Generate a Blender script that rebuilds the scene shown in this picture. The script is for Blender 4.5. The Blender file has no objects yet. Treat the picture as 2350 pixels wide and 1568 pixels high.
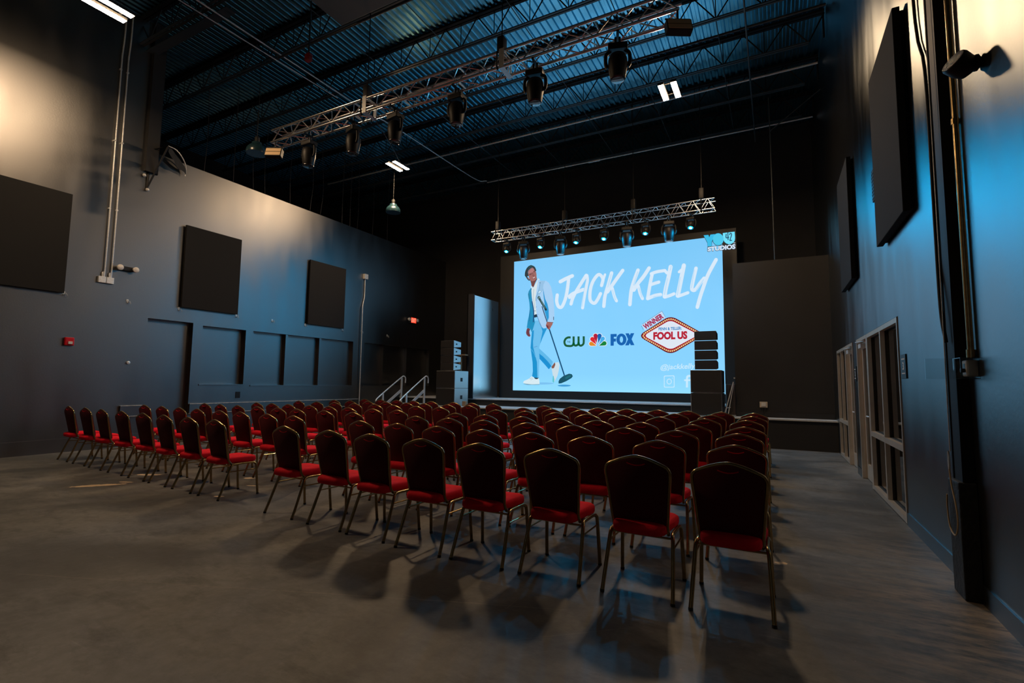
import bpy, bmesh, math, random
from mathutils import Vector, Matrix, noise
from mathutils.geometry import tessellate_polygon
random.seed(7)
S = bpy.context.scene
COL = S.collection
PI = math.pi

# ------------------------------------------------------------------ camera
cam = bpy.data.cameras.new('camera'); CAM = bpy.data.objects.new('camera', cam); COL.objects.link(CAM)
cam.sensor_width = 36; cam.lens = 17.4666; cam.clip_end = 100
CAM.matrix_world = Matrix(((0.88436185, 0.02929479, 0.46588188, 0), (0.46666378, -0.07976907, -0.88083019, 0),
                           (0.01135923, 0.99638281, -0.08421554, 1.42), (0, 0, 0, 1)))
S.camera = CAM

# ------------------------------------------------------------------ view, world
S.view_settings.view_transform = 'Standard'; S.view_settings.look = 'None'
S.view_settings.exposure = 0.0; S.view_settings.gamma = 1; S.view_settings.use_curve_mapping = False
W = bpy.data.worlds.new('world'); S.world = W; W.use_nodes = True
W.node_tree.nodes['Background'].inputs[0].default_value = (0.002, 0.003, 0.004, 1)
S.cycles.max_bounces = 6; S.cycles.diffuse_bounces = 3; S.cycles.glossy_bounces = 3
S.cycles.sample_clamp_indirect = 3.0
LAMP = 450.0          # radiance of the warm high-bay lamps
WARM = (1.0, 0.68, 0.40)
SCREEN = 1.06
# the warm lamps are built by high_bay(); other light: video wall, exit sign, cyan fill added in mover()

# ------------------------------------------------------------------ colours and materials
def lin(c):
    c = c / 255.0
    return c / 12.92 if c <= 0.04045 else ((c + 0.055) / 1.055) ** 2.4
def srgb(r, g, b): return (lin(r), lin(g), lin(b), 1)

MATS = {}
def mat(name, col, rough=0.5, metal=0.0, ior=1.5, spec=0.5, bump=0, bscale=60, var=0, vscale=6, emit=None, es=1, coat=0, vstretch=(1, 1, 1), rvar=0):
    if name in MATS: return MATS[name]
    m = bpy.data.materials.new(name); m.use_nodes = True
    nt = m.node_tree; p = nt.nodes['Principled BSDF']; L = nt.links
    col = tuple(col[:3]) + (1,)
    p.inputs['Base Color'].default_value = col
    p.inputs['Roughness'].default_value = rough; p.inputs['Metallic'].default_value = metal
    p.inputs['IOR'].default_value = ior; p.inputs['Specular IOR Level'].default_value = spec
    if coat: p.inputs['Coat Weight'].default_value = coat
    if emit: p.inputs['Emission Color'].default_value = tuple(emit[:3]) + (1,); p.inputs['Emission Strength'].default_value = es
    tc = nt.nodes.new('ShaderNodeTexCoord')
    if var or rvar:
        mp = nt.nodes.new('ShaderNodeMapping'); L.new(tc.outputs['Object'], mp.inputs[0]); mp.inputs['Scale'].default_value = vstretch
        n = nt.nodes.new('ShaderNodeTexNoise'); n.inputs['Scale'].default_value = vscale; n.inputs['Detail'].default_value = 5
        L.new(mp.outputs[0], n.inputs['Vector'])
        if var:
            r = nt.nodes.new('ShaderNodeMapRange'); L.new(n.outputs['Fac'], r.inputs[0])
            r.inputs[1].default_value = 0.3; r.inputs[2].default_value = 0.7; r.inputs[3].default_value = 1 - var; r.inputs[4].default_value = 1 + var
            mx = nt.nodes.new('ShaderNodeVectorMath'); mx.operation = 'SCALE'; mx.inputs[0].default_value = col[:3]
            L.new(r.outputs[0], mx.inputs['Scale']); L.new(mx.outputs[0], p.inputs['Base Color'])
        if rvar:
            r = nt.nodes.new('ShaderNodeMapRange'); L.new(n.outputs['Fac'], r.inputs[0])
            r.inputs[1].default_value = 0.3; r.inputs[2].default_value = 0.7; r.inputs[3].default_value = rough - rvar; r.inputs[4].default_value = rough + rvar
            L.new(r.outputs[0], p.inputs['Roughness'])
    if bump:
        n2 = nt.nodes.new('ShaderNodeTexNoise'); n2.inputs['Scale'].default_value = bscale; n2.inputs['Detail'].default_value = 3
        L.new(tc.outputs['Object'], n2.inputs['Vector'])
        b = nt.nodes.new('ShaderNodeBump'); b.inputs['Strength'].default_value = bump; b.inputs['Distance'].default_value = 0.01
        L.new(n2.outputs['Fac'], b.inputs['Height']); L.new(b.outputs[0], p.inputs['Normal'])
    MATS[name] = m
    return m

def satin(name, diff, ior, rough, var=0.12, vscale=1.2, stretch=(2.2, 2.2, 0.5), bump=0.08, bscale=35, rvar=0.03, tint=(1, 1, 1)):
    """satin enamel paint: dark diffuse body under a broad, short-tailed sheen"""
    m = bpy.data.materials.new(name); m.use_nodes = True; nt = m.node_tree; L = nt.links; N = nt.nodes
    N.remove(N['Principled BSDF']); out = N['Material Output']; tc = N.new('ShaderNodeTexCoord')
    mp = N.new('ShaderNodeMapping'); L.new(tc.outputs['Object'], mp.inputs[0]); mp.inputs['Scale'].default_value = stretch
    n = N.new('ShaderNodeTexNoise'); n.inputs['Scale'].default_value = vscale; n.inputs['Detail'].default_value = 5; L.new(mp.outputs[0], n.inputs['Vector'])
    def rng(c, d):
        r = N.new('ShaderNodeMapRange'); L.new(n.outputs['Fac'], r.inputs[0])
        for i, q in enumerate((.3, .7, c, d)): r.inputs[i+1].default_value = q
        return r.outputs[0]
    d = N.new('ShaderNodeBsdfDiffuse'); sc = N.new('ShaderNodeVectorMath'); sc.operation = 'SCALE'; sc.inputs[0].default_value = diff; L.new(rng(1-var, 1+var), sc.inputs['Scale']); L.new(sc.outputs[0], d.inputs['Color'])
    g = N.new('ShaderNodeBsdfAnisotropic'); g.distribution = 'BECKMANN'; g.inputs['Color'].default_value = tint + (1,); L.new(rng(rough-rvar, rough+rvar), g.inputs['Roughness'])
    f = N.new('ShaderNodeFresnel'); f.inputs[0].default_value = ior
    n2 = N.new('ShaderNodeTexNoise'); n2.inputs['Scale'].default_value = bscale; n2.inputs['Detail'].default_value = 3; L.new(tc.outputs['Object'], n2.inputs['Vector'])
    b = N.new('ShaderNodeBump'); b.inputs['Strength'].default_value = bump; b.inputs['Distance'].default_value = 0.01; L.new(n2.outputs['Fac'], b.inputs['Height'])
    L.new(b.outputs[0], g.inputs['Normal']); L.new(b.outputs[0], d.inputs['Normal'])
    x = N.new('ShaderNodeMixShader'); L.new(f.outputs[0], x.inputs[0]); L.new(d.outputs[0], x.inputs[1]); L.new(g.outputs[0], x.inputs[2]); L.new(x.outputs[0], out.inputs[0])
    return m
M_WALL = satin('charcoal_wall_paint', (0.006, 0.006, 0.006), 2.6, 0.45)
M_WALLR = satin('charcoal_right_wall_paint', (0.012, 0.012, 0.012), 4.2, 0.41, tint=(.90, .97, 1))  # bluish tint adds the screen's blue light to the paint's sheen
M_BLACK = mat('flat_black_paint', (0.010, 0.010, 0.011), rough=0.75, var=0.15, vscale=2)
M_STAGEWALL = mat('stage_side_wall_paint', (0.012, 0.011, 0.010), rough=0.6, var=0.12, vscale=1.5)
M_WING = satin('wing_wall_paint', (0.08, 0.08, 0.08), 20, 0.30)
M_DECK = satin('dark_roof_deck_paint', (0.004, 0.006, 0.007), 1.5, 0.38, vscale=3, bump=0, tint=(.35, .75, .9))  # teal tint puts the screen's blue spill into the deck's sheen
M_JOIST = mat('black_joist_paint', (0.008, 0.008, 0.009), rough=0.6, spec=.25)
M_PIPE = mat('dull_pipe_paint', (0.035, 0.045, 0.05), rough=0.4)
M_GALV = mat('galvanised_steel', (0.70, 0.70, 0.68), rough=0.38, metal=0.5, var=0.12, vscale=30)
M_ALU = mat('truss_aluminium', (0.85, 0.84, 0.82), rough=0.22, metal=1.0, var=0.1, vscale=20)
M_PANEL = mat('acoustic_panel_fabric', (0.016, 0.016, 0.016), rough=0.9, spec=0.2, bump=0.2, bscale=300)
M_PANELSIDE = mat('acoustic_panel_edge', (0.006, 0.006, 0.006), rough=0.8, spec=0.2)
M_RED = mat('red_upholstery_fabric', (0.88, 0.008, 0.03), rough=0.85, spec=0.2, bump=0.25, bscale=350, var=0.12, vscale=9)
M_BACK = mat('shaded_red_back_fabric', (0.085, 0.002, 0.008), rough=0.8, spec=0.3, bump=0.2, bscale=350)  # the seats' red, darkened for the shade on the chair backs
M_GOLD = mat('antique_gold_tube', (0.42, 0.29, 0.13), rough=0.24, metal=0.9, var=0.2, vscale=25)
M_PLASTIC = mat('black_plastic', (0.006, 0.006, 0.007), rough=0.5, spec=.35)
M_RUBBER = mat('black_rubber', (0.008, 0.008, 0.008), rough=0.7)
M_SPK = mat('speaker_textured_paint', (0.012, 0.013, 0.014), rough=0.5, bump=0.5, bscale=220)
M_SPKSIDE = satin('speaker_side_paint', (0.04, 0.042, 0.044), 8.0, 0.42, bump=0.3, bscale=200)
M_GRILLE = mat('speaker_grille_steel', (0.006, 0.006, 0.007), rough=0.55, bump=0.6, bscale=160)
M_CARPET = mat('stage_carpet', (0.50, 0.51, 0.52), rough=0.95, spec=0.2, bump=0.8, bscale=220, var=0.55, vscale=140)
M_CARPETD = mat('stage_riser_carpet', (0.022, 0.023, 0.024), rough=0.95, spec=0.2, bump=0.8, bscale=220, var=0.6, vscale=60)
M_FRAME = mat('pale_anodised_frame', (0.68, 0.60, 0.50), rough=0.36, metal=0.65, var=0.06, vscale=8)
M_WHITE = mat('white_plastic', (0.62, 0.60, 0.56), rough=0.4)
M_CREAM = mat('cream_plastic', (0.55, 0.46, 0.34), rough=0.4)
M_SAFETY = mat('fire_red_plastic', (0.55, 0.006, 0.012), rough=0.3)
M_RAIL = mat('rail_aluminium', (0.80, 0.80, 0.80), rough=0.36, metal=0.5)
M_DOME = mat('dark_glossy_dome', (0.012, 0.035, 0.045), rough=0.25, ior=1.6)
M_TAN = mat('tan_lamp_lens', (0.80, 0.56, 0.32), rough=0.4)
M_LENS = mat('projector_lens_glass', (0.02, 0.02, 0.025), rough=0.05, coat=1.0, ior=1.9)
M_LENSFILL = mat('cyan_fill_lens', (.1, .1, .1), emit=(.001, .50, 1.0), es=2000)  # added glow: blue fill for the hall from stage lights otherwise off
M_LENSRING = mat('lens_ring', (0.12, 0.12, 0.13), rough=0.3, metal=1)
M_WOOD = mat('worn_tan_wood', (0.24, 0.16, 0.09), rough=0.5, var=0.2, vscale=12)
M_ROUGHBLK = mat('chipped_black_board', (0.010, 0.010, 0.010), rough=0.6, bump=1.0, bscale=25)
M_CABLE = mat('tan_rope', (0.42, 0.30, 0.16), rough=0.6)
M_SIGN = mat('sign_blue_grey', (0.03, 0.045, 0.055), rough=0.3, ior=1.8)
M_SIGNW = mat('sign_lettering', (0.75, 0.75, 0.72), rough=0.5)
M_LAMPBODY = mat('grey_lamp_housing', (0.05, 0.05, 0.05), rough=0.5)
M_LIT = mat('lit_lamp_diffuser', (0.8, 0.8, 0.8), emit=WARM, es=LAMP)
M_EXIT = mat('lit_exit_face', (0.3, 0.01, 0.01), emit=(1.0, 0.05, 0.02), es=0.9)
M_EXITL = mat('lit_exit_letters', (0.3, 0.1, 0.1), emit=(1.0, 0.36, 0.22), es=1.2)
M_TRIMTOP = mat('rail_edge_light', (0.45, 0.45, 0.43), rough=0.35, ior=1.8, var=0.5, vscale=20)  # pale strips painted in for light caught along the rail edges
M_CABLEDK = mat('dim_cable', (0.035, 0.035, 0.04), rough=0.6)

def glass_mat():
    m = bpy.data.materials.new('window_glass'); m.use_nodes = True; nt = m.node_tree; L = nt.links
    nt.nodes.remove(nt.nodes['Principled BSDF']); out = nt.nodes['Material Output']
    t = nt.nodes.new('ShaderNodeBsdfTransparent'); t.inputs[0].default_value = (0.72, 0.76, 0.76, 1)
    g = nt.nodes.new('ShaderNodeBsdfGlossy'); g.inputs['Roughness'].default_value = 0.02; g.inputs['Color'].default_value = (1, 1, 1, 1)
    f = nt.nodes.new('ShaderNodeFresnel'); f.inputs[0].default_value = 1.75
    x = nt.nodes.new('ShaderNodeMixShader'); L.new(f.outputs[0], x.inputs[0]); L.new(t.outputs[0], x.inputs[1]); L.new(g.outputs[0], x.inputs[2])
    L.new(x.outputs[0], out.inputs[0]); return m
M_GLASS = glass_mat()
def acrylic_mat():
    m = bpy.data.materials.new('clear_acrylic'); m.use_nodes = True; nt = m.node_tree; L = nt.links
    nt.nodes.remove(nt.nodes['Principled BSDF']); out = nt.nodes['Material Output']
    t = nt.nodes.new('ShaderNodeBsdfTransparent'); t.inputs[0].default_value = (0.93, 0.95, 0.95, 1)
    g = nt.nodes.new('ShaderNodeBsdfGlossy'); g.inputs['Roughness'].default_value = 0.04
    f = nt.nodes.new('ShaderNodeFresnel'); f.inputs[0].default_value = 1.5
    x = nt.nodes.new('ShaderNodeMixShader'); L.new(f.outputs[0], x.inputs[0]); L.new(t.outputs[0], x.inputs[1]); L.new(g.outputs[0], x.inputs[2])
    L.new(x.outputs[0], out.inputs[0]); return m
M_ACRYL = acrylic_mat()

def floor_mat():
    m = bpy.data.materials.new('painted_concrete_floor'); m.use_nodes = True; nt = m.node_tree; L = nt.links; N = nt.nodes
    p = N['Principled BSDF']; p.inputs['IOR'].default_value = 1.55
    geo = N.new('ShaderNodeNewGeometry'); P = geo.outputs['Position']
    def noise_(scale, detail=6, rough=0.6, stretch=None, dist=0):
        v = P
        if stretch:
            mp = N.new('ShaderNodeMapping'); L.new(P, mp.inputs[0]); mp.inputs['Scale'].default_value = stretch[0]; mp.inputs['Rotation'].default_value = (0, 0, stretch[1]); v = mp.outputs[0]
        n = N.new('ShaderNodeTexNoise'); n.inputs['Scale'].default_value = scale; n.inputs['Detail'].default_value = detail; n.inputs['Roughness'].default_value = rough; n.inputs['Distortion'].default_value = dist
        L.new(v, n.inputs['Vector']); return n.outputs['Fac']
    def rng(fac, a, b, c, d):
        r = N.new('ShaderNodeMapRange'); L.new(fac, r.inputs[0])
        for i, q in enumerate((a, b, c, d)): r.inputs[i+1].default_value = q
        return r.outputs[0]
    def mixc(fac, a, b):
        x = N.new('ShaderNodeMix'); x.data_type = 'RGBA'
        L.new(fac, x.inputs[0])
        for s, q in ((6, a), (7, b)):
            if isinstance(q, tuple): x.inputs[s].default_value = q
            else: L.new(q, x.inputs[s])
        return x.outputs[2]
    def math_(op, a, b):
        x = N.new('ShaderNodeMath'); x.operation = op
        for i, q in enumerate((a, b)):
            if isinstance(q, (int, float)): x.inputs[i].default_value = q
            else: L.new(q, x.inputs[i])
        return x.outputs[0]
    base = mixc(rng(noise_(0.55, 7, 0.62, dist=0.6), 0.42, 0.60, 0, 1), (0.066, 0.069, 0.069, 1), (0.172, 0.171, 0.164, 1))
    base = mixc(rng(noise_(2.3, 8, 0.7, ((1, 2.4, 1), 0.5)), 0.50, 0.66, 0, 0.7), base, (0.045, 0.047, 0.047, 1))
    # long thin scratches
    sc = noise_(5.0, 3, 0.4, ((0.35, 9.0, 1), 0.9)); base = mixc(rng(sc, 0.735, 0.75, 0, 0.35), base, (0.26, 0.24, 0.21, 1))
    sc = noise_(4.0, 3, 0.4, ((8.0, 0.3, 1), 0.35)); base = mixc(rng(sc, 0.745, 0.76, 0, 0.35), base, (0.26, 0.24, 0.21, 1))
    fine = noise_(14, 8, 0.7); gr = rng(fine, .3, .7, .78, 1.22)
    vm = N.new('ShaderNodeVectorMath'); vm.operation = 'SCALE'; L.new(base, vm.inputs[0]); L.new(gr, vm.inputs['Scale']); base = vm.outputs[0]
    for (xa, ya, xb, yb_, w) in ((-4.38, 1.84, -1.98, 2.77, .006), (-1.30, 2.60, -.88, 2.95, .003), (.02, 3.8, .45, 3.83, .003)):
        dl = math.hypot(xb-xa, yb_-ya); nx, ny = -(yb_-ya)/dl, (xb-xa)/dl
        sp_ = N.new('ShaderNodeVectorMath'); sp_.operation = 'DOT_PRODUCT'; L.new(P, sp_.inputs[0]); sp_.inputs[1].default_value = (nx, ny, 0)
        dd = math_('ABSOLUTE', math_('ADD', math_('SUBTRACT', sp_.outputs['Value'], xa*nx+ya*ny), math_('MULTIPLY', math_('SUBTRACT', noise_(1.2, 2), .5), .06)), 0)
        sp2 = N.new('ShaderNodeVectorMath'); sp2.operation = 'DOT_PRODUCT'; L.new(P, sp2.inputs[0]); sp2.inputs[1].default_value = ((xb-xa)/dl, (yb_-ya)/dl, 0)
        al = math_('ABSOLUTE', math_('SUBTRACT', sp2.outputs['Value'], ((xa+xb)/2*(xb-xa)+(ya+yb_)/2*(yb_-ya))/dl), 0)
        base = mixc(math_('MULTIPLY', math_('MULTIPLY', rng(dd, w, w*.4, 0, .55), rng(al, dl*.9, dl*.6, 0, 1)), rng(fine, .35, .6, 0.2, 1)), base, (0.28, 0.25, 0.20, 1))
    # specks
    vo = N.new('ShaderNodeTexVoronoi'); vo.inputs['Scale'].default_value = 3.4; L.new(P, vo.inputs['Vector'])
    base = mixc(rng(vo.outputs['Distance'], 0.022, 0.015, 0, 0.8), base, (0.36, 0.31, 0.25, 1))
    sep = N.new('ShaderNodeSeparateXYZ'); L.new(P, sep.inputs[0])
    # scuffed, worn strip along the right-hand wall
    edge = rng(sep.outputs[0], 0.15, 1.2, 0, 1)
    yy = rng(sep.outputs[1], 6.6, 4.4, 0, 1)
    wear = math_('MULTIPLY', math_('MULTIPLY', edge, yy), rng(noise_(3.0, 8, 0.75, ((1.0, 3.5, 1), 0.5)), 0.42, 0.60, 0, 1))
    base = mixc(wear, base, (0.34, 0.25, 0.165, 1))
    # bare patches where the paint has come off
    for (x, y, rx, ry, a) in ((-8.04, 3.42, .33, .07, .9), (-7.98, 3.72, .10, .03, .4), (-8.3, 4.17, .22, .05, .5), (-8.62, 4.02, .12, .03, .4),
                              (-6.82, 4.76, .10, .05, .5), (-6.3, 4.45, .10, .03, .3), (-6.06, 3.84, .08, .03, .3), (-0.0, 4.69, .05, .03, .3), (-5.2, 5.6, .1, .04, .4), (-3.3, 6.0, .12, .05, .4)):
        ca, sa = math.cos(a), math.sin(a)
        dx = math_('SUBTRACT', sep.outputs[0], x); dy = math_('SUBTRACT', sep.outputs[1], y)
        u = math_('DIVIDE', math_('ADD', math_('MULTIPLY', dx, ca), math_('MULTIPLY', dy, sa)), rx)
        v = math_('DIVIDE', math_('SUBTRACT', math_('MULTIPLY', dy, ca), math_('MULTIPLY', dx, sa)), ry)
        d = math_('ADD', math_('MULTIPLY', u, u), math_('MULTIPLY', v, v))
        if x == -8.04: jag = noise_(11, 6, 0.75)
        d = math_('ADD', d, math_('MULTIPLY', math_('SUBTRACT', jag, 0.5), 3.4))
        base = mixc(rng(d, 0.95, 0.8, 0, 1), base, (0.72, 0.55, 0.36, 1))
    L.new(base, p.inputs['Base Color'])
    L.new(rng(noise_(1.3, 6, 0.6), 0.3, 0.7, 0.42, 0.62), p.inputs['Roughness'])
    b = N.new('ShaderNodeBump'); b.inputs['Strength'].default_value = 0.15; b.inputs['Distance'].default_value = 0.01
    L.new(noise_(18, 6, 0.6), b.inputs['Height']); L.new(b.outputs[0], p.inputs['Normal'])
    return m
M_FLOOR = floor_mat()

# ------------------------------------------------------------------ mesh helpers
class MB:
    def __init__(s): s.v = []; s.f = []; s.sm = []; s.mi = []
    def add(s, vs, fs, smooth=False, mi=0):
        o = len(s.v); s.v += [tuple(v) for v in vs]
        for f in fs: s.f.append(tuple(i + o for i in f)); s.sm.append(smooth); s.mi.append(mi)
        return s
    def box(s, x0, x1, y0, y1, z0, z1, mi=0):
        vs = [(x, y, z) for z in (z0, z1) for y in (y0, y1) for x in (x0, x1)]
        return s.add(vs, [(0, 2, 3, 1), (4, 5, 7, 6), (0, 1, 5, 4), (2, 6, 7, 3), (0, 4, 6, 2), (1, 3, 7, 5)], mi=mi)
    def bbox(s, x0, x1, y0, y1, z0, z1, b=0.01, mi=0):
        # box with chamfered edges
        bm = bmesh.new(); bmesh.ops.create_cube(bm, size=1)
        for v in bm.verts: v.co = Vector(((x0+x1)/2 + v.co.x*(x1-x0), (y0+y1)/2 + v.co.y*(y1-y0), (z0+z1)/2 + v.co.z*(z1-z0)))
        bmesh.ops.bevel(bm, geom=bm.edges[:], offset=b, segments=2, affect='EDGES', profile=0.6)
        bm.verts.index_update(); s.add([v.co[:] for v in bm.verts], [[v.index for v in f.verts] for f in bm.faces], mi=mi); bm.free(); return s
    def tube(s, pts, r, n=8, cap=True, mi=0, closed=False):
        pts = [Vector(p) for p in pts]; m = len(pts)
        rs = r if isinstance(r, (list, tuple)) else [r]*m
        T = []
        for i in range(m):
            if closed: a, b = pts[i-1], pts[(i+1) % m]
            else: a, b = pts[max(i-1, 0)], pts[min(i+1, m-1)]
            T.append((b-a).normalized())
        up = Vector((0, 0, 1)) if abs(T[0].z) < 0.9 else Vector((1, 0, 0))
        nrm = T[0].cross(up).normalized(); vs = []
        for i in range(m):
            nrm = (nrm - T[i]*nrm.dot(T[i])).normalized(); bn = T[i].cross(nrm)
            for k in range(n):
                a = 2*PI*k/n + PI/n; vs.append(pts[i] + (nrm*math.cos(a) + bn*math.sin(a))*rs[i])
        fs = []
        for i in range(m if closed else m-1):
            j = (i+1) % m
            for k in range(n): fs.append((i*n+k, i*n+(k+1) % n, j*n+(k+1) % n, j*n+k))
        if cap and not closed: fs += [tuple(range(n))[::-1], tuple((m-1)*n+k for k in range(n))]
        return s.add(vs, fs, smooth=n > 5, mi=mi)
    def lathe(s, prof, c=(0, 0, 0), n=20, ax='z', mi=0):
        vs = []; fs = []
        for (r, h) in prof:
            for k in range(n):
                a = 2*PI*k/n; q = (r*math.cos(a), r*math.sin(a), h)
                if ax == 'y': q = (q[0], q[2], q[1])
                if ax == 'x': q = (q[2], q[0], q[1])
                vs.append((c[0]+q[0], c[1]+q[1], c[2]+q[2]))
        for i in range(len(prof)-1):
            for k in range(n): fs.append((i*n+k, i*n+(k+1) % n, (i+1)*n+(k+1) % n, (i+1)*n+k))
        fs.append(tuple(range(n))[::-1]); fs.append(tuple((len(prof)-1)*n+k for k in range(n)))
        return s.add(vs, fs, smooth=True, mi=mi)
    def prism(s, outline, fn, t0, t1, mi=0, smooth=False):
        n = len(outline)
        vs = [fn(a, b, t0) for a, b in outline] + [fn(a, b, t1) for a, b in outline]
        fs = [tuple(range(n))[::-1], tuple(range(n, 2*n))] + [(i, (i+1) % n, n+(i+1) % n, n+i) for i in range(n)]
        return s.add(vs, fs, smooth, mi)
    def xform(s, M):
        s.v = [tuple(M @ Vector(v)) for v in s.v]; return s
    def build(s, name, mats, parent=None, autosm=True):
        me = bpy.data.meshes.new(name); me.from_pydata(s.v, [], s.f); me.validate(); 
        for m in (mats if isinstance(mats, (list, tuple)) else [mats]): me.materials.append(m)
        if len(me.polygons) == len(s.sm):
            me.polygons.foreach_set('use_smooth', s.sm); me.polygons.foreach_set('material_index', s.mi)
        bm = bmesh.new(); bm.from_mesh(me); bmesh.ops.recalc_face_normals(bm, faces=bm.faces[:]); bm.to_mesh(me); bm.free()
        if any(s.sm):
            try: me.set_sharp_from_angle(angle=math.radians(50))
            except Exception: pass
        o = bpy.data.objects.new(name, me); COL.objects.link(o)
        if parent: o.parent = parent
        return o

def tag(o, label, cat, group=None, kind=None):
    o['label'] = label; o['category'] = cat
    if group: o['group'] = group
    if kind: o['kind'] = kind
    return o
def thing(name, label, cat, loc=(0, 0, 0), rz=0, group=None):
    o = bpy.data.objects.new(name, None); COL.objects.link(o); o.empty_display_size = 0.1
    o.location = loc; o.rotation_euler = (0, 0, rz); return tag(o, label, cat, group)
def struct(name, mb, m, parent=None):
    o = mb.build(name, m, parent)
    if not parent: o['kind'] = 'structure'
    return o
def dup(root, loc, rz=0, label=None, group=None):
    r = root.copy(); COL.objects.link(r); r.location = loc; r.rotation_euler = (0, 0, rz)
    if label: r['label'] = label
    if group: r['group'] = group
    for ch in list(root.children):
        c = ch.copy(); COL.objects.link(c); c.parent = r
        for g in list(ch.children):
            d = g.copy(); COL.objects.link(d); d.parent = c
    return r
def arc(c, r, a0, a1, n, plane='xz'):
    out = []
    for i in range(n+1):
        a = a0 + (a1-a0)*i/n; u, v = r*math.cos(a), r*math.sin(a)
        out.append((c[0]+u, c[1], c[2]+v) if plane == 'xz' else (c[0], c[1]+u, c[2]+v) if plane == 'yz' else (c[0]+u, c[1]+v, c[2]))
    return out
def smooth_path(pts, k=4):
    # Catmull-Rom through pts
    P = [Vector(p) for p in pts]; P = [P[0]*2-P[1]] + P + [P[-1]*2-P[-2]]; out = []
    for i in range(1, len(P)-2):
        for j in range(k):
            t = j/k; a, b, c, d = P[i-1:i+3]
            out.append(0.5*((2*b)+(c-a)*t+(2*a-5*b+4*c-d)*t*t+(3*b-a-3*c+d)*t**3))
    out.append(P[-2]); return out

# ------------------------------------------------------------------ room measures
XR, XL = 1.185, -12.2        # inner faces of the right and left walls
ZC = 9.45                    # underside of the roof deck
YB, YF = 17.0, -7.5          # back of the stage house, rear wall behind the camera
ZS, ZT = 0.68, 0.90          # stage ledge and stage floor

# ------------------------------------------------------------------ structure
struct('floor', MB().box(-18, XR+3, YF, YB, -0.2, 0), M_FLOOR)

# right wall with its openings
mb = MB(); T = 0.28
def rw(y0, y1, z0, z1): mb.box(XR, XR+T, y0, y1, z0, z1)
rw(YF, 6.61, 0, ZC+.4); rw(6.61, 9.66, 2.19, ZC+.4); rw(9.66, 10.12, 0, ZC+.4); rw(10.12, 12.55, 2.19, ZC+.4); rw(12.55, YB, 0, ZC+.4)
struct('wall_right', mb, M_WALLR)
struct('wall_corridor', MB().box(XR+2.6, XR+2.7, 5, YB, 0, 3.2).box(XR+T, XR+2.6, 5, YB, 2.75, 2.85).box(XR+T, XR+2.6, 5, 5.1, 0, 2.75), M_BLACK)
struct('baseboard_right', MB().box(XR-.012, XR-.0005, YF, 4.48, 0, .13).box(XR-.012, XR-.0005, 4.75, 6.60, 0, .13).box(XR-.012, XR-.0005, 9.67, 10.11, 0, .13), M_WALLR)

# left wall: full height near the camera, lower beyond, with blanked-off openings
mb = MB(); T = 0.34; D = 0.16
def lw(y0, y1, z0, z1, d=0): mb.box(XL-T, XL-d, y0, y1, z0, z1)
H2 = 6.51
lw(YF, 5.60, 0, ZC+.4)
lw(5.60, 5.87, 0, H2); lw(5.87, 6.84, 2.77, H2); lw(5.87, 6.84, 0, 2.77, D)
lw(6.84, 7.07, 0, H2); lw(7.07, 8.18, 2.73, H2); lw(7.07, 8.18, 0, 1.31); lw(7.07, 8.18, 1.31, 2.73, D)
lw(8.18, 8.39, 0, H2); lw(8.39, 11.93, 2.73, H2); lw(8.39, 11.93, 0, 1.29); lw(8.39, 11.93, 1.29, 2.73, D)
lw(11.93, 12.42, 0, H2); lw(12.42, 16.0, 2.74, H2); lw(12.42, 16.0, 0, 1.29); lw(12.42, 16.0, 1.29, 2.74, D)
lw(16.0, YB, 0, H2)
for y in (9.44, 10.62, 13.42, 14.68): mb.box(XL-D, XL-.03, y-.035, y+.035, 1.29, 2.73)
struct('wall_left', mb, M_WALL)
struct('wall_far_left', MB().box(-18.2, -18, YF, YB, 0, ZC+.4), M_BLACK)
struct('wall_front', MB().box(-18, XR, YF-.2, YF, 0, ZC+.4), M_WALL)
struct('wall_back', MB().box(-18, XR+.28, YB, YB+.2, 0, ZC+.4), M_BLACK)
struct('baseboard_left', MB().box(XL+.0005, XL+.014, YF, 5.86, 0, .26), M_WALL)
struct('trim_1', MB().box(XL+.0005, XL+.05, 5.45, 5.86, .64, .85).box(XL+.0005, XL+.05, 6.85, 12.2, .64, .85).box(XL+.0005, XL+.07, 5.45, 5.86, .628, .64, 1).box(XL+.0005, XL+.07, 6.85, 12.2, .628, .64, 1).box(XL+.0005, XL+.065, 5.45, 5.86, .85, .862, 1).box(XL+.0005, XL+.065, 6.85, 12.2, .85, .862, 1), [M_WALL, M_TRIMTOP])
mb = MB()
for (a, b, z) in ((7.05, 8.2, 1.31), (8.37, 11.95, 1.29), (12.4, 16.0, 1.29)): mb.box(XL-D+.001, XL+.02, a, b, z-.02, z+.012)
struct('trim_2', mb, M_WALL)
# stage right: solid block wall with a low baseboard; its top is open to the dark stage house
struct('wall_stage_right', MB().box(-.87, XR, 13.5, 13.72, ZS, 4.5), M_STAGEWALL)
struct('baseboard_stage', MB().box(-.86, XR-.003, 13.475, 13.499, ZS, .80), M_BLACK)
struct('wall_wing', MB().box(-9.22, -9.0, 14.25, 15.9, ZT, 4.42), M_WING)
struct('wall_wing_return', MB().box(-9.25, -9.221, 14.2, 15.9, ZT, 4.45).box(-9.25, -8.995, 14.2, 14.249, ZT, 4.45), M_BLACK)

# roof deck: corrugated along y
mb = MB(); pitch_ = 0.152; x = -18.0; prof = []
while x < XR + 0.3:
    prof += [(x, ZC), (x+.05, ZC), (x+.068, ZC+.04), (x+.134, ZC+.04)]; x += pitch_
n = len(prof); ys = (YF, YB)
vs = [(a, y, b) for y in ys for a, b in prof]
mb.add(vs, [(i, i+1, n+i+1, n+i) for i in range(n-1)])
deck = struct('ceiling', mb, M_DECK)

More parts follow.
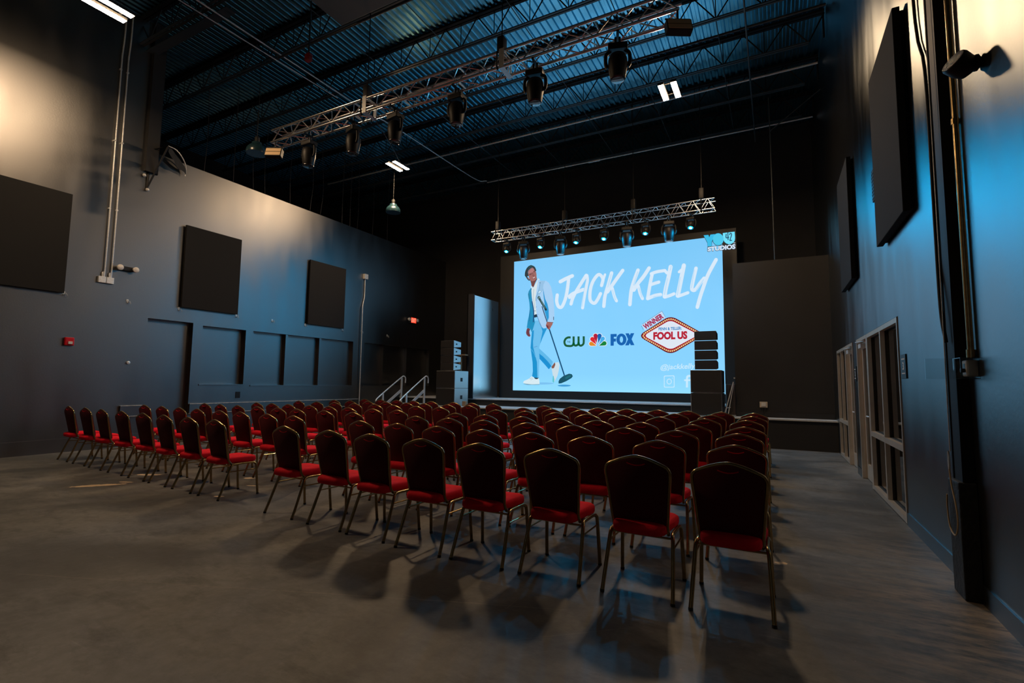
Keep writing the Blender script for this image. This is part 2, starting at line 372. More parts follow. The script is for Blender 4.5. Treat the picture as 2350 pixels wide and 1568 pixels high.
# carpeted ledge and stage
tag(MB().box(XL+.001, XR-.001, 13.0, 14.3, 0, ZS-.03, 0).box(XL+.001, XR-.001, 12.97, 14.3, ZS-.03, ZS, 1).build('stage_ledge', [M_BLACK, M_CARPET]), 'long black ledge with speckled grey carpet top running in front of the stage', 'stage')
tag(MB().box(XL+.001, -.9, 14.3, YB-.001, 0, ZT-.03, 0).box(XL+.001, -.9, 14.27, YB-.001, ZT-.03, ZT, 1).build('stage_platform', [M_CARPETD, M_CARPET]), 'higher carpeted stage platform under the big video wall', 'stage')

# ------------------------------------------------------------------ windows and doors in the right wall
FX0, FX1 = XR-.012, XR+.13     # frame depth
def frame_bar(m, y0, y1, z0, z1, x0=FX0, x1=FX1): m.box(x0, x1, y0, y1, z0, z1)
def glazing(name, y0, y1, z0, z1, cols, mid=None):
    w = .055; m = MB()
    frame_bar(m, y0, y1, z1-w, z1); frame_bar(m, y0, y1, z0, z0+w)
    frame_bar(m, y0, y0+w*.6, z0+w, z1-w); frame_bar(m, y1-w, y1, z0+w, z1-w)
    for c in cols: frame_bar(m, c-w/2, c+w/2, z0+w, z1-w)
    yy = [y0+w*.6] + [q for c in cols for q in (c-w/2, c+w/2)] + [y1-w]
    if mid:
        for i in range(0, len(yy), 2): frame_bar(m, yy[i], yy[i+1], mid-w*.6, mid+w*.6)
    o = struct(name, m, M_FRAME)
    for i in range(0, len(yy), 2):
        for (a, b) in (((z0+w, mid-w*.6), (mid+w*.6, z1-w)) if mid else ((z0+w, z1-w),)):
            g = MB().box(XR+.057, XR+.063, yy[i], yy[i+1], a, b).build('pane', M_GLASS, o)
            MB().box(XR+.036, XR+.0565, yy[i], yy[i]+.006, a, b).box(XR+.036, XR+.0565, yy[i+1]-.006, yy[i+1], a, b).box(XR+.036, XR+.0565, yy[i]+.006, yy[i+1]-.006, a, a+.006).box(XR+.036, XR+.0565, yy[i]+.006, yy[i+1]-.006, b-.006, b).build('gasket', M_RUBBER, o)
    return o
glazing('window_1', 6.62, 8.64, .012, 2.18, [7.63], .78)
glazing('window_2', 11.15, 12.54, .012, 2.18, [11.85], .74)
def door(name, y0, y1, hinge_far, closed=True):
    m = MB(); w = .05
    frame_bar(m, y0, y1, 2.13, 2.18); frame_bar(m, y0, y0+w, 0.004, 2.13); frame_bar(m, y1-w, y1, 0.004, 2.13)
    d = struct(name, m, M_FRAME)
    a, b = y0+w+.004, y1-w-.004; x0, x1 = XR+.05, XR+.095; st = .10
    l = MB().box(x0, x1, a, a+st, .012, 2.125).box(x0, x1, b-st, b, .012, 2.125).box(x0, x1, a+st, b-st, .012, .24).box(x0, x1, a+st, b-st, 2.02, 2.125).build('door_leaf', M_FRAME, d)
    MB().box(x0+.02, x0+.026, a+st, b-st, .24, 2.02).build('pane', M_GLASS, l)
    hy = a+.05
    MB().tube([(x0, hy, 1.0), (x0-.06, hy, 1.0), (x0-.065, hy+.02, 1.0), (x0-.065, hy+.14, 1.0)], .011).box(x0-.006, x0-.0005, hy-.03, hy+.03, .90, 1.08).build('door_handle', M_RAIL, l)
    MB().box(x0-.055, x0-.001, b-.34, b-.08, 2.03, 2.095).tube([(x0-.03, b-.2, 2.1), (x0-.12, b-.35, 2.11), (x0-.02, b-.5, 2.12)], .007).build('door_closer', M_RAIL, l)
    return d
door('door_1', 8.65, 9.65, True); door('door_2', 10.13, 11.14, True)

# plaques beside the openings
def text_mesh(s, size=1.0, offset=0.0, shear=0.0):
    cu = bpy.data.curves.new('t', 'FONT'); cu.body = s; cu.size = size; cu.offset = offset; cu.shear = shear; cu.resolution_u = 3
    ob = bpy.data.objects.new('t', cu); COL.objects.link(ob)
    dg = bpy.context.evaluated_depsgraph_get(); me = bpy.data.meshes.new_from_object(ob.evaluated_get(dg))
    vs = [v.co[:2] for v in me.vertices]; fs = [tuple(p.vertices) for p in me.polygons]
    bpy.data.objects.remove(ob); bpy.data.curves.remove(cu); bpy.data.meshes.remove(me)
    x0 = min(v[0] for v in vs); x1 = max(v[0] for v in vs); y0 = min(v[1] for v in vs); y1 = max(v[1] for v in vs)
    return [((a-x0)/(x1-x0), (b-y0)/(y1-y0)) for a, b in vs], fs
def wall_text(parent, s, x, ya, yb, za, zb, m, name='lettering', off=.02):
    vs, fs = text_mesh(s, 1, off)     # reads from ya towards yb
    return MB().add([(x, ya+(yb-ya)*u, za+(zb-za)*v) for u, v in vs], fs).build(name, m, parent)
def plaque(y, z, num, label):
    t = thing('door_plaque', label, 'sign', (XR, y, z))
    MB().bbox(-.014, -.001, -.095, .095, -.125, .125, .003).build('plate', M_SIGN, t)
    wall_text(t, num, -.0155, .03, -.03, -.035, .045, M_SIGNW, 'numeral')
    m = MB()
    for i in range(9): m.box(-.0158, -.0146, .072-.016*i-.011, .072-.016*i, .068, .084); 
    for i in range(9): m.box(-.0158, -.0146, .072-.016*i-.010, .072-.016*i, -.078, -.064)
    m.build('small_print', M_SIGNW, t); return t
plaque(6.40, 1.64, '3', 'blue-grey room plaque numbered 3 on the right wall, beside the nearest window')
plaque(9.89, 1.64, '2', 'small dark room plaque on the narrow pier between the two glazed doorways')

# ------------------------------------------------------------------ acoustic panels
def acoustic(x, y0, y1, z0, z1, sgn, label):
    t = thing('acoustic_panel', label, 'wall panel', (x, (y0+y1)/2, (z0+z1)/2), 0, 'acoustic wall panels'); w, h = (y1-y0)/2, (z1-z0)/2
    a, b = sorted((sgn*.032, sgn*.09)); MB().bbox(a, b, -w, w, -h, h, .004).build('panel_board', M_PANELSIDE, t)
    a, b = sorted((sgn*.0905, sgn*.0925)); MB().box(a, b, -w+.003, w-.003, -h+.003, h-.003).build('fabric_face', M_PANEL, t)
    a, b = sorted((sgn*.001, sgn*.031)); MB().box(a, b, -w+.03, w-.03, -h+.03, h-.03).build('mounting_batten', M_PANELSIDE, t)
    return t
acoustic(XL, 3.0, 4.35, 3.07, 5.03, 1, 'large dark acoustic panel cut off by the left edge of the photo')
acoustic(XL, 6.5, 7.87, 3.1, 5.05, 1, 'dark acoustic panel on the left wall above the blanked doorway')
acoustic(XL, 10.03, 11.42, 3.1, 5.03, 1, 'dark acoustic panel on the left wall farthest toward the stage')
acoustic(XR, 5.64, 6.99, 3.05, 5.05, -1, 'tall dark acoustic panel on the right wall nearest the steel column')
acoustic(XR, 9.15, 10.45, 3.1, 5.05, -1, 'dark acoustic panel on the right wall above the far glazed doorway')

# ------------------------------------------------------------------ warm high-bay lamps
def high_bay():
    t = thing('high_bay_lamp', 'x', 'ceiling lamp', (0, 0, 0), 0, 'twin bar high bay lamps')
    m = MB(); 
    for s in (-1, 1): m.bbox(s*.125-.062, s*.125+.062, -.31, .31, .004, .05, .01)
    for y in (-.2, .2): m.box(-.125, .125, y-.012, y+.012, .05, .065)
    m.build('housing', M_LAMPBODY, t)
    for s in (-1, 1): MB().box(s*.125-.052, s*.125+.052, -.295, .295, -.004, .0035).build('diffuser', M_LIT, t)
    m = MB()
    for y in (-.25, .25): m.tube([(-.1, y*.8, .06), (0, 0, .45), (0, 0, ZC-7.5-.001)], .0035, 5).tube([(.1, y*.8, .06), (0, 0, .45)], .0035, 5)
    m.build('hanging_wire', M_CABLEDK, t); return t
hb = high_bay()
LAMPS = [(-9.52, 3.66, 'lit twin-bar lamp at the top left corner of the photo, near the left wall'),
         (-9.26, 10.47, 'lit twin-bar lamp hanging left of centre, beyond the near lighting truss'),
         (-1.76, 10.2, 'lit twin-bar lamp hanging upper right, above the rows of chairs'),
         ]
for i, (x, y, lb) in enumerate(LAMPS):
    if i == 0: hb.location = (x, y, 7.5); hb['label'] = lb
    else: dup(hb, (x, y, 7.5), 0, lb)

# ------------------------------------------------------------------ roof joists
def joist():
    t = thing('roof_joist', 'x', 'roof joist', (0, 0, 0), 0, 'open web steel roof joists')
    x0, x1 = -17.9, XR-.03; zt, zb = -.005, -.65
    MB().box(x0, x1, -.075, -.012, zt-.05, zt).box(x0, x1, .012, .075, zt-.05, zt).build('top_chord', M_JOIST, t)
    MB().box(x0+.8, x1-.3, -.055, -.012, zb, zb+.022).box(x0+.8, x1-.3, .012, .055, zb, zb+.022).build('bottom_chord', M_PIPE, t)
    m = MB(); x = x1-.3; i = 0; st = .85
    m.tube([(x1, 0, zt-.05), (x1-.3, 0, zb+.02)], .016, 6); m.tube([(x1-.02, 0, zb+.04), (x1-.02, 0, zt-.05)], .02, 6)
    while x-st > x0+.8:
        m.tube([(x, 0, zb+.01), (x-st/2, 0, zt-.04)], .014, 5); m.tube([(x-st/2, 0, zt-.04), (x-st, 0, zb+.01)], .014, 5)
        m.tube([(x-st, 0, zb+.01), (x-st, 0, zt-.04)], .010, 5); x -= st
    m.build('web', M_JOIST, t); return t
jt = joist(); JY = [3.7, 5.35, 7.0, 8.65, 10.25, 11.9, 13.55, 15.2]
ORD = ['nearest', 'second nearest', 'third nearest', 'fourth nearest', 'fifth nearest', 'sixth nearest', 'second last', 'last']
for i, y in enumerate(JY):
    lb = 'black open-web steel roof joist, %s to the camera along the roof' % ORD[i] if i < 6 else 'black open-web steel roof joist, %s before the dark stage end' % ORD[i]
    if i == 0: jt.location = (0, y, ZC); jt['label'] = lb
    else: dup(jt, (0, y, ZC), 0, lb)
tag(MB().box(-18, -9.3, 5.44, 5.64, 8.72, 8.74).box(-18, -9.3, 5.53, 5.55, 8.74, 8.79).build('roof_beam', M_PIPE), 'bluish steel beam flange at the upper left, under the roof joists', 'beam')
tag(MB().box(-18, -14.2, 12, 12.2, 6, 6.5).build('loft_duct', M_JOIST), 'black duct in the dark loft beyond the lower left wall', 'duct')
# bridging rods between joists
WORD = ['leftmost', 'second from the left', 'third from the left', 'fourth from the left', 'rightmost']
for i, x in enumerate((-8.0, -6.2, -4.4, -2.6, -.85)):
    tag(MB().tube([(x, 3.6, 8.84), (x, 15.3, 8.84)], .009, 6).build('bridging_rod', M_PIPE), 'thin steel bridging rod crossing under the joists, %s' % WORD[i], 'rod', 'bridging rods under the roof joists')
# pipes under the joists
tag(MB().tube(smooth_path([(-9.62, 4.9, 8.70), (-9.55, 9.0, 8.70), (-9.5, 9.6, 8.62), (-9.42, 10.4, 8.70), (-9.3, 14.4, 8.70), (-9.05, 15.0, 8.74)], 5), .017).build('pipe_run', M_GALV), 'thin bright pipe running along the left side of the roof toward the stage', 'pipe')
tag(MB().tube([(-9.95, 4.9, 8.72), (-9.78, 8.7, 8.72)], .014).build('pipe_run', M_GALV), 'short thin pipe parallel to and left of the long bright roof pipe', 'pipe')
tag(MB().tube([(-9.05, 15.05, 8.70), (-.4, 15.05, 8.66), (1.1, 15.05, 8.66)], .02).tube([(-5.2, 15.05, 8.68), (-4.8, 15.05, 8.68)], .035).build('pipe_run', M_GALV), 'thin pipe crossing the roof in front of the stage end', 'pipe')
tag(MB().tube([(-9.6, 6.85, 8.62), (1.1, 6.85, 8.62)], .028).build('sprinkler_pipe', M_PIPE), 'dull sprinkler pipe crossing the roof above the near lighting truss', 'pipe')
tag(MB().tube([(-15, 10.95, 8.92), (1.1, 10.95, 8.92)], .026).build('sprinkler_pipe', M_PIPE), 'dull sprinkler pipe crossing the roof near the warm hanging lamps', 'pipe')
tag(MB().tube([(-15, 13.05, 8.98), (1.1, 13.05, 8.98)], .026).build('sprinkler_pipe', M_GALV), 'brighter sprinkler pipe crossing the roof nearest the stage lighting truss', 'pipe')
tag(MB().tube([(-.31, 3.5, 8.66), (-.31, 15.9, 8.66)], .02).build('roof_conduit', M_PIPE), 'thin blue-lit conduit running lengthwise under the roof at the right', 'pipe')
tag(MB().tube([(.06, 13.6, 8.7), (.07, 13.6, 7.80)], .012).tube([(.07, 13.6, 7.80), (.08, 13.6, 4.51)], .014).build('drop_conduit', M_PIPE), 'thin vertical conduit dropping to the top of the dark stage side wall', 'pipe')
tag(MB().tube([(.07, 13.57, 7.80), (XR-.01, 13.57, 8.6)], .012).build('brace_wire', M_PIPE), 'thin slanting wire from the drop conduit up to the right wall', 'wire')
tag(MB().bbox(-7.40, -2.5, 2.6, 6.6, 8.45, 8.74, .01).build('hanging_baffle', mat('baffle_board', (0.05, 0.062, 0.066), rough=0.5, ior=1.8, var=.15, vscale=2)), 'large flat teal-grey baffle board hung under the roof at the top of the photo', 'ceiling board')

# ------------------------------------------------------------------ lighting trusses
def truss(x0, x1, s, r, bay, label, loc, couplers, plates=True):
    t = thing('lighting_truss', label, 'truss', loc)
    for y, z in ((0, 0), (s, 0), (0, s), (s, s)): MB().tube([(x0, y, z), (x1, y, z)], r, 10).build('chord', M_ALU, t)
    n = int(round((x1-x0)/bay)); b = (x1-x0)/n; rr = r*.42
    faces = [((0, 0), (0, s)), ((s, 0), (s, s)), ((0, 0), (s, 0)), ((0, s), (s, s))]
    for (a, c) in faces:
        m = MB()
        for i in range(n):
            xa = x0+i*b
            m.tube([(xa+.02, a[0], a[1]), (xa+b/2, c[0], c[1])], rr, 6); m.tube([(xa+b/2+.02, c[0], c[1]), (xa+b, a[0], a[1])], rr, 6)
            if a[1] == c[1] and i % 2 == 0: m.tube([(xa, 0, a[1]), (xa, s, a[1])], rr*1.5, 6)
        m.build('lacing', M_ALU, t)
    for x in couplers:
        m = MB()
        for dx in ((-.012, .03) if plates else ()):
            m.box(x+dx-.006, x+dx+.006, -.03, s+.03, -.03, -.01).box(x+dx-.006, x+dx+.006, -.03, s+.03, s+.01, s+.03)
            m.box(x+dx-.006, x+dx+.006, -.03, -.01, -.03, s+.03).box(x+dx-.006, x+dx+.006, s+.01, s+.03, -.03, s+.03)
        if plates:
            m.box(x-.02, x+.07, -.035, -.03, -.03, s+.03).box(x-.02, x+.07, -.03, s+.03, -.036, -.031)
            m.build('coupler_plate', M_GALV, t)
        k = MB().tube([(x-.06, -.0, -.03), (x-.06, -.03, 0), (x-.06, -.03, s), (x-.06, s/2, s+.08), (x-.06, s+.03, s), (x-.06, s+.03, 0), (x-.06, s, -.03)], .014, 6)
        k.bbox(x-.12, x, s/2-.07, s/2+.07, s+.06, s+.34, .02).tube([(x-.06, s/2, s+.3), (x-.06, s/2, ZC-loc[2]-.001)], .010, 6)
        k.build('hoist_motor', M_PLASTIC, t)
    return t
T1 = (0, 6.6, 6.49); T2 = (0, 13.0, 5.84)
truss(-9.35, -1.0, .26, .025, .60, 'large silver box lighting truss crossing overhead above the chairs', T1, (-6.7, -3.75))
truss(-7.65, -1.2, .26, .014, .36, 'smaller silver lighting truss hanging in front of the video wall', T2, (-7.42, -5.20, -3.20, -1.46), False)

def mover(scale=1.0, big=True):
    t = thing('moving_head_light', 'x', 'stage light', (0, 0, 0)); s = scale
    MB().tube([(-.03*s, 0, .02), (-.03*s, 0, -.10*s)], .018*s, 8).tube([(.03*s, 0, .02), (.03*s, 0, -.10*s)], .018*s, 8).box(-.07*s, .07*s, -.03*s, .03*s, -.11*s, -.09*s).box(-.02, .02, -.15, .15, .008, .030).build('clamp', M_PLASTIC, t)
    MB().bbox(-.14*s, .14*s, -.10*s, .10*s, -.20*s, -.11*s, .02*s).build('base', M_PLASTIC, t)
    for q in (-1, 1):
        MB().tube(smooth_path([(q*.10*s, 0, -.18*s), (q*.165*s, 0, -.24*s), (q*.17*s, 0, -.38*s), (q*.14*s, 0, -.44*s)], 4), [.028*s]*13, 8).build('yoke_arm', M_PLASTIC, t)
    L = -.62 if big else -.50
    h = MB().lathe([(.05*s, -.24*s), (.11*s, -.26*s), (.135*s, -.32*s), (.14*s, -.42*s), (.125*s, -.50*s if big else -.45*s), (.11*s, (L+.02)*s), (.10*s, L*s)], n=18).build('head', M_PLASTIC, t)
    q_ = 1 if big else .55
    MB().lathe([(.088*s*q_, (L-.004)*s), (.094*s*q_, (L-.012)*s), (.080*s*q_, (L-.016)*s)], n=18).build('lens', M_LENS if big else M_LENSFILL, h)
    MB().tube(arc((0, 0, L*s), .104*s, 0, 2*PI, 18, 'xy')[:-1], .008*s, 6, closed=True).build('lens_ring', M_LENSRING, h)
    if not big:      # small heads tilted so their added cyan fill reaches the hall
        p = Vector((0, 0, -.36*s)); h.matrix_local = Matrix.Translation(p) @ Matrix.Rotation(math.radians(-20), 4, 'X') @ Matrix.Translation(-p)
    return t
MV = mover(1.0, True)
ORDX = ['leftmost', 'second from the left', 'third from the left', 'fourth from the left', 'fifth from the left', 'rightmost']
for i, x in enumerate((-8.33, -7.09, -6.04, -4.68, -3.2, -1.88)):
    lb = 'black moving-head light under the large overhead truss, %s of six' % ORDX[i]
    loc = (x, 6.73, T1[2]-.056)
    if i == 0: MV.location = loc; MV['label'] = lb; MV['group'] = 'moving heads on the large truss'
    else: dup(MV, loc, 0.15*(i-3), lb, 'moving heads on the large truss')
ORDB = ['leftmost', 'second', 'third', 'rightmost']
for i, x in enumerate((-6.59, -5.39, -3.45, -2.34)):
    o = dup(MV, (x, 13.13, T2[2]-.045), .2, 'large moving-head light under the stage truss, %s of its four large ones' % (ORDB[i] if i in (0, 3) else ORDB[i] + ' from the left'), 'large moving heads on the stage truss')
WS = mover(0.72, False)
ORDS = ['leftmost', 'second from the left', 'third from the left', 'fourth from the left', 'fifth from the left', 'rightmost']
for i, x in enumerate((-7.16, -6.02, -4.9, -4.08, -2.94, -1.79)):
    lb = 'small round moving-head light under the stage truss, %s of the small ones' % ORDS[i]
    loc = (x, 13.13, T2[2]-.045)
    if i == 0: WS.location = loc; WS['label'] = lb; WS['group'] = 'small moving heads on the stage truss'
    else: dup(WS, loc, -.2, lb, 'small moving heads on the stage truss')
def flood(loc, rz, label):
    t = thing('flood_light', label, 'stage light', loc, rz)
    MB().tube([(0, 0, 0.004), (0, 0, -.12)], .015).tube([(-.17, 0, -.12), (.17, 0, -.12)], .012).build('yoke', M_PLASTIC, t)
    R = Matrix.Rotation(math.radians(-18), 4, 'X')
    MB().bbox(-.17, .17, -.05, .06, -.20, 0, .01).xform(Matrix.Translation((0, 0, -.16)) @ R).build('lamp_body', M_PLASTIC, t)
    for z in (-.19, -.095): MB().box(-.155, .155, -.056, -.051, z, z+.08).xform(Matrix.Translation((0, 0, -.16)) @ R).build('lamp_lens', M_TAN, t)
    return t
flood((-9.22, 6.6, T1[2]-.03), .5, 'small twin-strip flood light clamped at the left end of the large truss')
flood((-1.02, 6.6, T1[2]-.03), .5, 'tan twin-strip flood light at the right end of the large truss')
def dome(loc, label):
    t = thing('dome_pendant', label, 'pendant', loc, 0, 'dark glossy dome pendants')
    pr = [(.03, .24), (.10, .22)] + [(.215*math.cos(a), .20*math.sin(a)) for a in [math.radians(q) for q in (60, 45, 30, 15, 0)]] + [(.21, -.03)]
    MB().lathe(pr, n=26).build('dome', M_DOME, t)
    MB().lathe([(.045, .24), (.05, .27), (.05, .34), (.02, .37)], n=12).tube([(0, 0, .36), (0, 0, ZC-loc[2]-.001)], .006, 6).build('stem', M_RUBBER, t)
dome((-10.0, 6.71, 6.45), 'dark glossy dome pendant hanging beside the left end of the large truss')
dome((-9.75, 10.89, 6.4), 'dim dark dome pendant hanging below the left-centre lamp')
t = thing('chain_hoist', 'dim red hoist hanging from a blue-lit chain above the large truss', 'hoist', (-8.45, 6.71, 8.1))
MB().bbox(-.07, .07, -.05, .05, 0, .16, .02).build('motor', mat('dim_red_paint', (.25, .01, .01), rough=.4), t)
MB().tube([(0, 0, .16), (0, 0, ZC-8.1-.001)], .018, 6).build('chain', M_PIPE, t)

# ------------------------------------------------------------------ left wall fittings
t = thing('wall_conduits', 'pair of bright steel conduits rising from twin boxes on the left wall', 'conduit', (XL, 5.05, 0))
for a, b in ((4.965, 5.10), (5.085, 5.24)):
    MB().tube(smooth_path([(.02, a, 3.52), (.02, a, 3.62), (.03, a+.03, 3.72), (.03, a+.03, 8.0), (.03, a+.03, 8.3), (.03, a+.05, 8.8), (.03, a+.05, 9.4)], 4), .0145, 10).xform(Matrix.Translation((0, -5.05, 0))).build('conduit', M_GALV, t)
for a in (4.955, 5.095): MB().bbox(.001, .055, a-.065, a+.065, 3.39, 3.52, .006).xform(Matrix.Translation((0, -5.05, 0))).build('junction_box', M_GALV, t)
for z in (4.95, 6.42, 8.0): MB().box(.001, .045, 4.97, 5.01, z, z+.03).box(.001, .045, 5.10, 5.14, z, z+.03).xform(Matrix.Translation((0, -5.05, 0))).build('pipe_strap', M_GALV, t)
t = thing('wall_conduit', 'single bright conduit with a kink and top box on the left wall near the stage', 'conduit', (XL, 12.3, 0))
MB().tube(smooth_path([(.07, -.08, 0.002), (.07, -.08, .6), (.07, -.08, 3.6), (.04, -.05, 3.95), (.03, .02, 4.25), (.03, .03, 4.5), (.03, .03, 4.9)], 4), .016, 10).build('conduit', M_GALV, t)
MB().bbox(.001, .10, -.05, .10, 4.88, 5.05, .006).build('junction_box', M_GALV, t)
def elight(loc, rz, label, cream=M_WHITE):
    t = thing('emergency_light', label, 'emergency light', loc, rz)
    MB().bbox(.001, .07, -.13, .13, -.05, .05, .02).build('housing', M_PLASTIC if cream is M_WHITE else M_PLASTIC, t)
    for s in (-1, 1):
        MB().lathe([(.03, 0), (.055, .02), (.06, .07), (.055, .075)], (.06, s*.145, .0), 16, 'x').build('lamp_head', cream, t)
    return t
elight((XL, 5.37, 3.76), 0, 'small twin-headed emergency light on the left wall, right of the twin conduit boxes')
t = thing('fire_strobe', 'small red fire alarm strobe on the left wall, above the leftmost chairs', 'fire alarm', (XL, 4.51, 2.14))
MB().bbox(.001, .06, -.075, .075, -.08, .08, .015).build('housing', M_SAFETY, t)
MB().bbox(.061, .085, -.03, .04, -.055, .0, .008).build('strobe_lens', M_WHITE, t)
t = thing('exit_sign', 'lit red EXIT sign with two small lamps on the left wall near the stage', 'exit sign', (XL, 14.85, 3.77))
MB().bbox(.001, .10, -.17, .17, -.12, .12, .01).build('housing', M_PLASTIC, t)
MB().box(.101, .104, -.15, .15, -.10, .10).build('lit_face', M_EXIT, t)
wall_text(t, 'EXIT', .106, -.13, .13, -.075, .075, M_EXITL)
for s in (-1, 1): MB().lathe([(.02, 0), (.06, .03), (.065, .08), (.055, .09)], (.03, s*.24, .02), 14, 'x').build('lamp_head', M_WHITE, t)
def hook(y, z, label):
    t = thing('wall_hook', label, 'hook', (XL, y, z), 0, 'small metal hooks along the left wall')
    MB().box(.001, .008, -.02, .02, -.02, .03).tube(arc((.03, .0, -.02), .03, PI*.5, PI*2, 8, 'xz'), .006, 6).tube([(.03, .03, -.0), (.05, .045, -.05), (.03, .05, -.08)], .005, 6).build('hook', M_GALV, t)
HK = [(4.37, 3.08, 'small metal hook under the right corner of the nearest left-wall panel'), (5.45, 3.09, 'small metal hook on the left wall below the emergency light'),
      (6.49, 3.07, 'small metal hook at the lower left corner of the middle left-wall panel'), (7.88, 3.08, 'small metal hook at the lower right corner of the middle left-wall panel'),
      (8.92, 3.08, 'small metal hook on the left wall between the two farther panels'), (10.01, 3.08, 'small metal hook at the lower left corner of the farthest left-wall panel'),
      (11.43, 3.07, 'small metal hook at the lower right corner of the farthest left-wall panel'), (12.27, 3.11, 'small metal hook beside the single kinked conduit'),
      (13.52, 3.08, 'small metal hook on the left wall, left of the exit sign')]
for a in HK: hook(*a)
tag(MB().lathe([(.03, .0), (.035, .02), (.015, .025)], (XL+.002, 5.55, 1.77), 14, 'x').build('round_doorstop', M_GALV), 'small round metal stop low on the left wall beside the blanked doorway', 'door stop')
tag(MB().bbox(XL+.001, XL+.012, 7.99, 8.11, .97, 1.13, .003).build('wall_outlet', M_PLASTIC), 'black wall outlet plate below the small blanked window on the left wall', 'outlet')
# black column and projector bracket at the step in the left wall
struct('wall_column', MB().box(XL-.34, XL+.10, 5.56, 5.80, 6.0, ZC).box(XL-.34, XL+.06, 5.80, 5.83, 6.0, ZC), M_BLACK)
t = thing('projector_bracket', 'dark bent bracket with draped cloth sticking out of the left wall step', 'bracket', (XL, 5.9, 5.9))
MB().tube([(.02, -.25, .62), (.30, -.02, .74), (.02, -.25, -.25)], .022, 6).tube([(.02, -.25, .68), (.02, -.25, -.32)], .02, 6).build('frame', M_JOIST, t)
MB().tube(smooth_path([(.30, -.02, .75), (.28, .15, .74), (.2, .33, .66), (.1, .48, .52), (.06, .5, .3)], 4), .012, 6).build('curved_rod', M_GALV, t)
m = MB(); g = []
for i in range(9):
    for j in range(5):
        u, v = i/8, j/4; g.append((.28-.2*u + .02*math.sin(9*u), .0+.5*u, .72-.28*u*u-v*(.10+.14*math.sin(PI*u)) + .015*math.sin(14*u+3*v)))
m.add(g, [(i*5+j, i*5+j+1, (i+1)*5+j+1, (i+1)*5+j) for i in range(8) for j in range(4)], smooth=True); m.build('draped_cloth', M_RUBBER, t)
MB().lathe([(.02, 0), (.04, .03), (.02, .06)], (.02, -.25, -.30), 10, 'x').lathe([(.02, 0), (.04, .03), (.02, .06)], (.02, -.33, .0), 10, 'x').build('bolt_head', M_GALV, t)
# cables hanging in the loft
for i in range(12):
    x = -12.75-.5*random.random(); y = 7.2+i*.62+random.random()*.3; z0 = 6.2 if i % 3 else 6.5; s = random.uniform(-.12, .12)
    tag(MB().tube(smooth_path([(x, y, ZC-.002), (x+.02, y+s, 7.8), (x, y+s*.6, 7.0), (x, y, z0)], 4), .008, 5).build('hanging_cable', M_CABLEDK), 'thin dark cable hanging in the black loft above the lower left wall', 'cable', 'cables hanging in the loft')
# speaker cable drooping by the left-centre lamp
tag(MB().tube(smooth_path([(-6.6, 6.7, 6.46), (-6.9, 7.6, 6.3), (-8.2, 9.4, 6.9), (-9.0, 10.3, 7.45)], 5), .006, 5).build('lamp_cable', M_CABLEDK), 'thin cable drooping from the large truss to the left-centre lamp', 'cable')

# ------------------------------------------------------------------ right wall fittings
t = thing('steel_column', 'black steel column standing against the right wall', 'column', (XR, 4.6, 0))
MB().box(-.065, -.001, -.09, .11, .0, ZC).box(-.072, -.065, -.10, -.08, .7, ZC).box(-.072, -.065, .098, .118, .7, ZC).build('shaft', M_JOIST, t)
m = MB(); 
m.bbox(-.10, -.001, -.115, .125, .0, .78, .01); m.build('base_wrap', M_ROUGHBLK, t)
tag(MB().tube([(XR-.085, 4.64, ZC-.002), (XR-.09, 4.62, 4.3), (XR-.10, 4.60, 2.2), (XR-.112, 4.57, .98)], .0035, 6).build('tension_wire', M_GALV), 'thin bright wire running down the front of the steel column', 'wire')
t = thing('safety_cable', 'tan looped cable with a steel carabiner hanging low on the steel column', 'cable', (XR-.125, 4.56, .95))
MB().tube([(0, 0, .03), (0, .014, .0), (0, .012, -.07), (0, 0, -.10), (0, -.012, -.07), (0, -.014, .0)], .005, 6, closed=True).build('carabiner', M_GALV, t)
MB().tube(smooth_path([(0, 0, -.09), (0, -.03, -.2), (0, -.10, -.32), (0, -.12, -.44), (0, -.05, -.53), (0, .06, -.50), (0, .10, -.38), (0, .09, -.28)], 5), .005, 6).build('loop', M_CABLE, t)
tag(MB().tube([(XR-.025, 4.35, 1.63), (XR-.025, 4.37, ZC-.02)], .0185, 12).tube([(XR-.025, 4.352, 1.62), (XR-.025, 4.352, 1.68)], .024, 12).tube([(XR-.025, 4.36, 3.25), (XR-.025, 4.36, 3.29)], .024, 12).build('column_conduit', M_GOLD), 'brass-toned conduit running up the right wall beside the steel column', 'conduit')
tag(MB().tube(smooth_path([(XR-.02, 5.28, ZC-.002), (XR-.02, 5.24, 5.0), (XR-.022, 5.0, 4.02), (XR-.06, 4.82, 2.80), (XR-.095, 4.66, 2.02), (XR-.09, 4.60, 1.75)], 5), .012, 8).build('draped_cable', M_RUBBER), 'black cable draped down the right wall and across the steel column', 'cable')
t = thing('thermostat', 'cream wall thermostat in a clear acrylic box with its cover swung open', 'thermostat', (XR, 4.35, 1.555))
MB().bbox(-.065, -.004, -.045, .045, -.055, .055, .012).build('body', M_CREAM, t)
MB().box(-.0665, -.0652, -.022, .018, -.012, .03).build('display', M_SIGN, t)
MB().lathe([(.014, 0), (.014, .02), (.01, .024)], (-.09, -.02, -.015), 10, 'x').build('knob', M_PLASTIC, t)
MB().box(-.10, -.002, .062, .066, -.07, .07).box(-.10, -.002, -.066, -.062, -.07, .07).box(-.10, -.002, -.062, .062, .066, .07).box(-.10, -.002, -.062, .062, -.07, -.066).build('acrylic_box', M_ACRYL, t)
MB().box(-.255, -.103, .068, .072, -.07, .07).build('acrylic_cover', M_ACRYL, t)
t = thing('wall_spotlight', 'black wall-mounted spotlight head beside the steel column, high on right wall', 'spotlight', (XR, 3.93, 3.44))
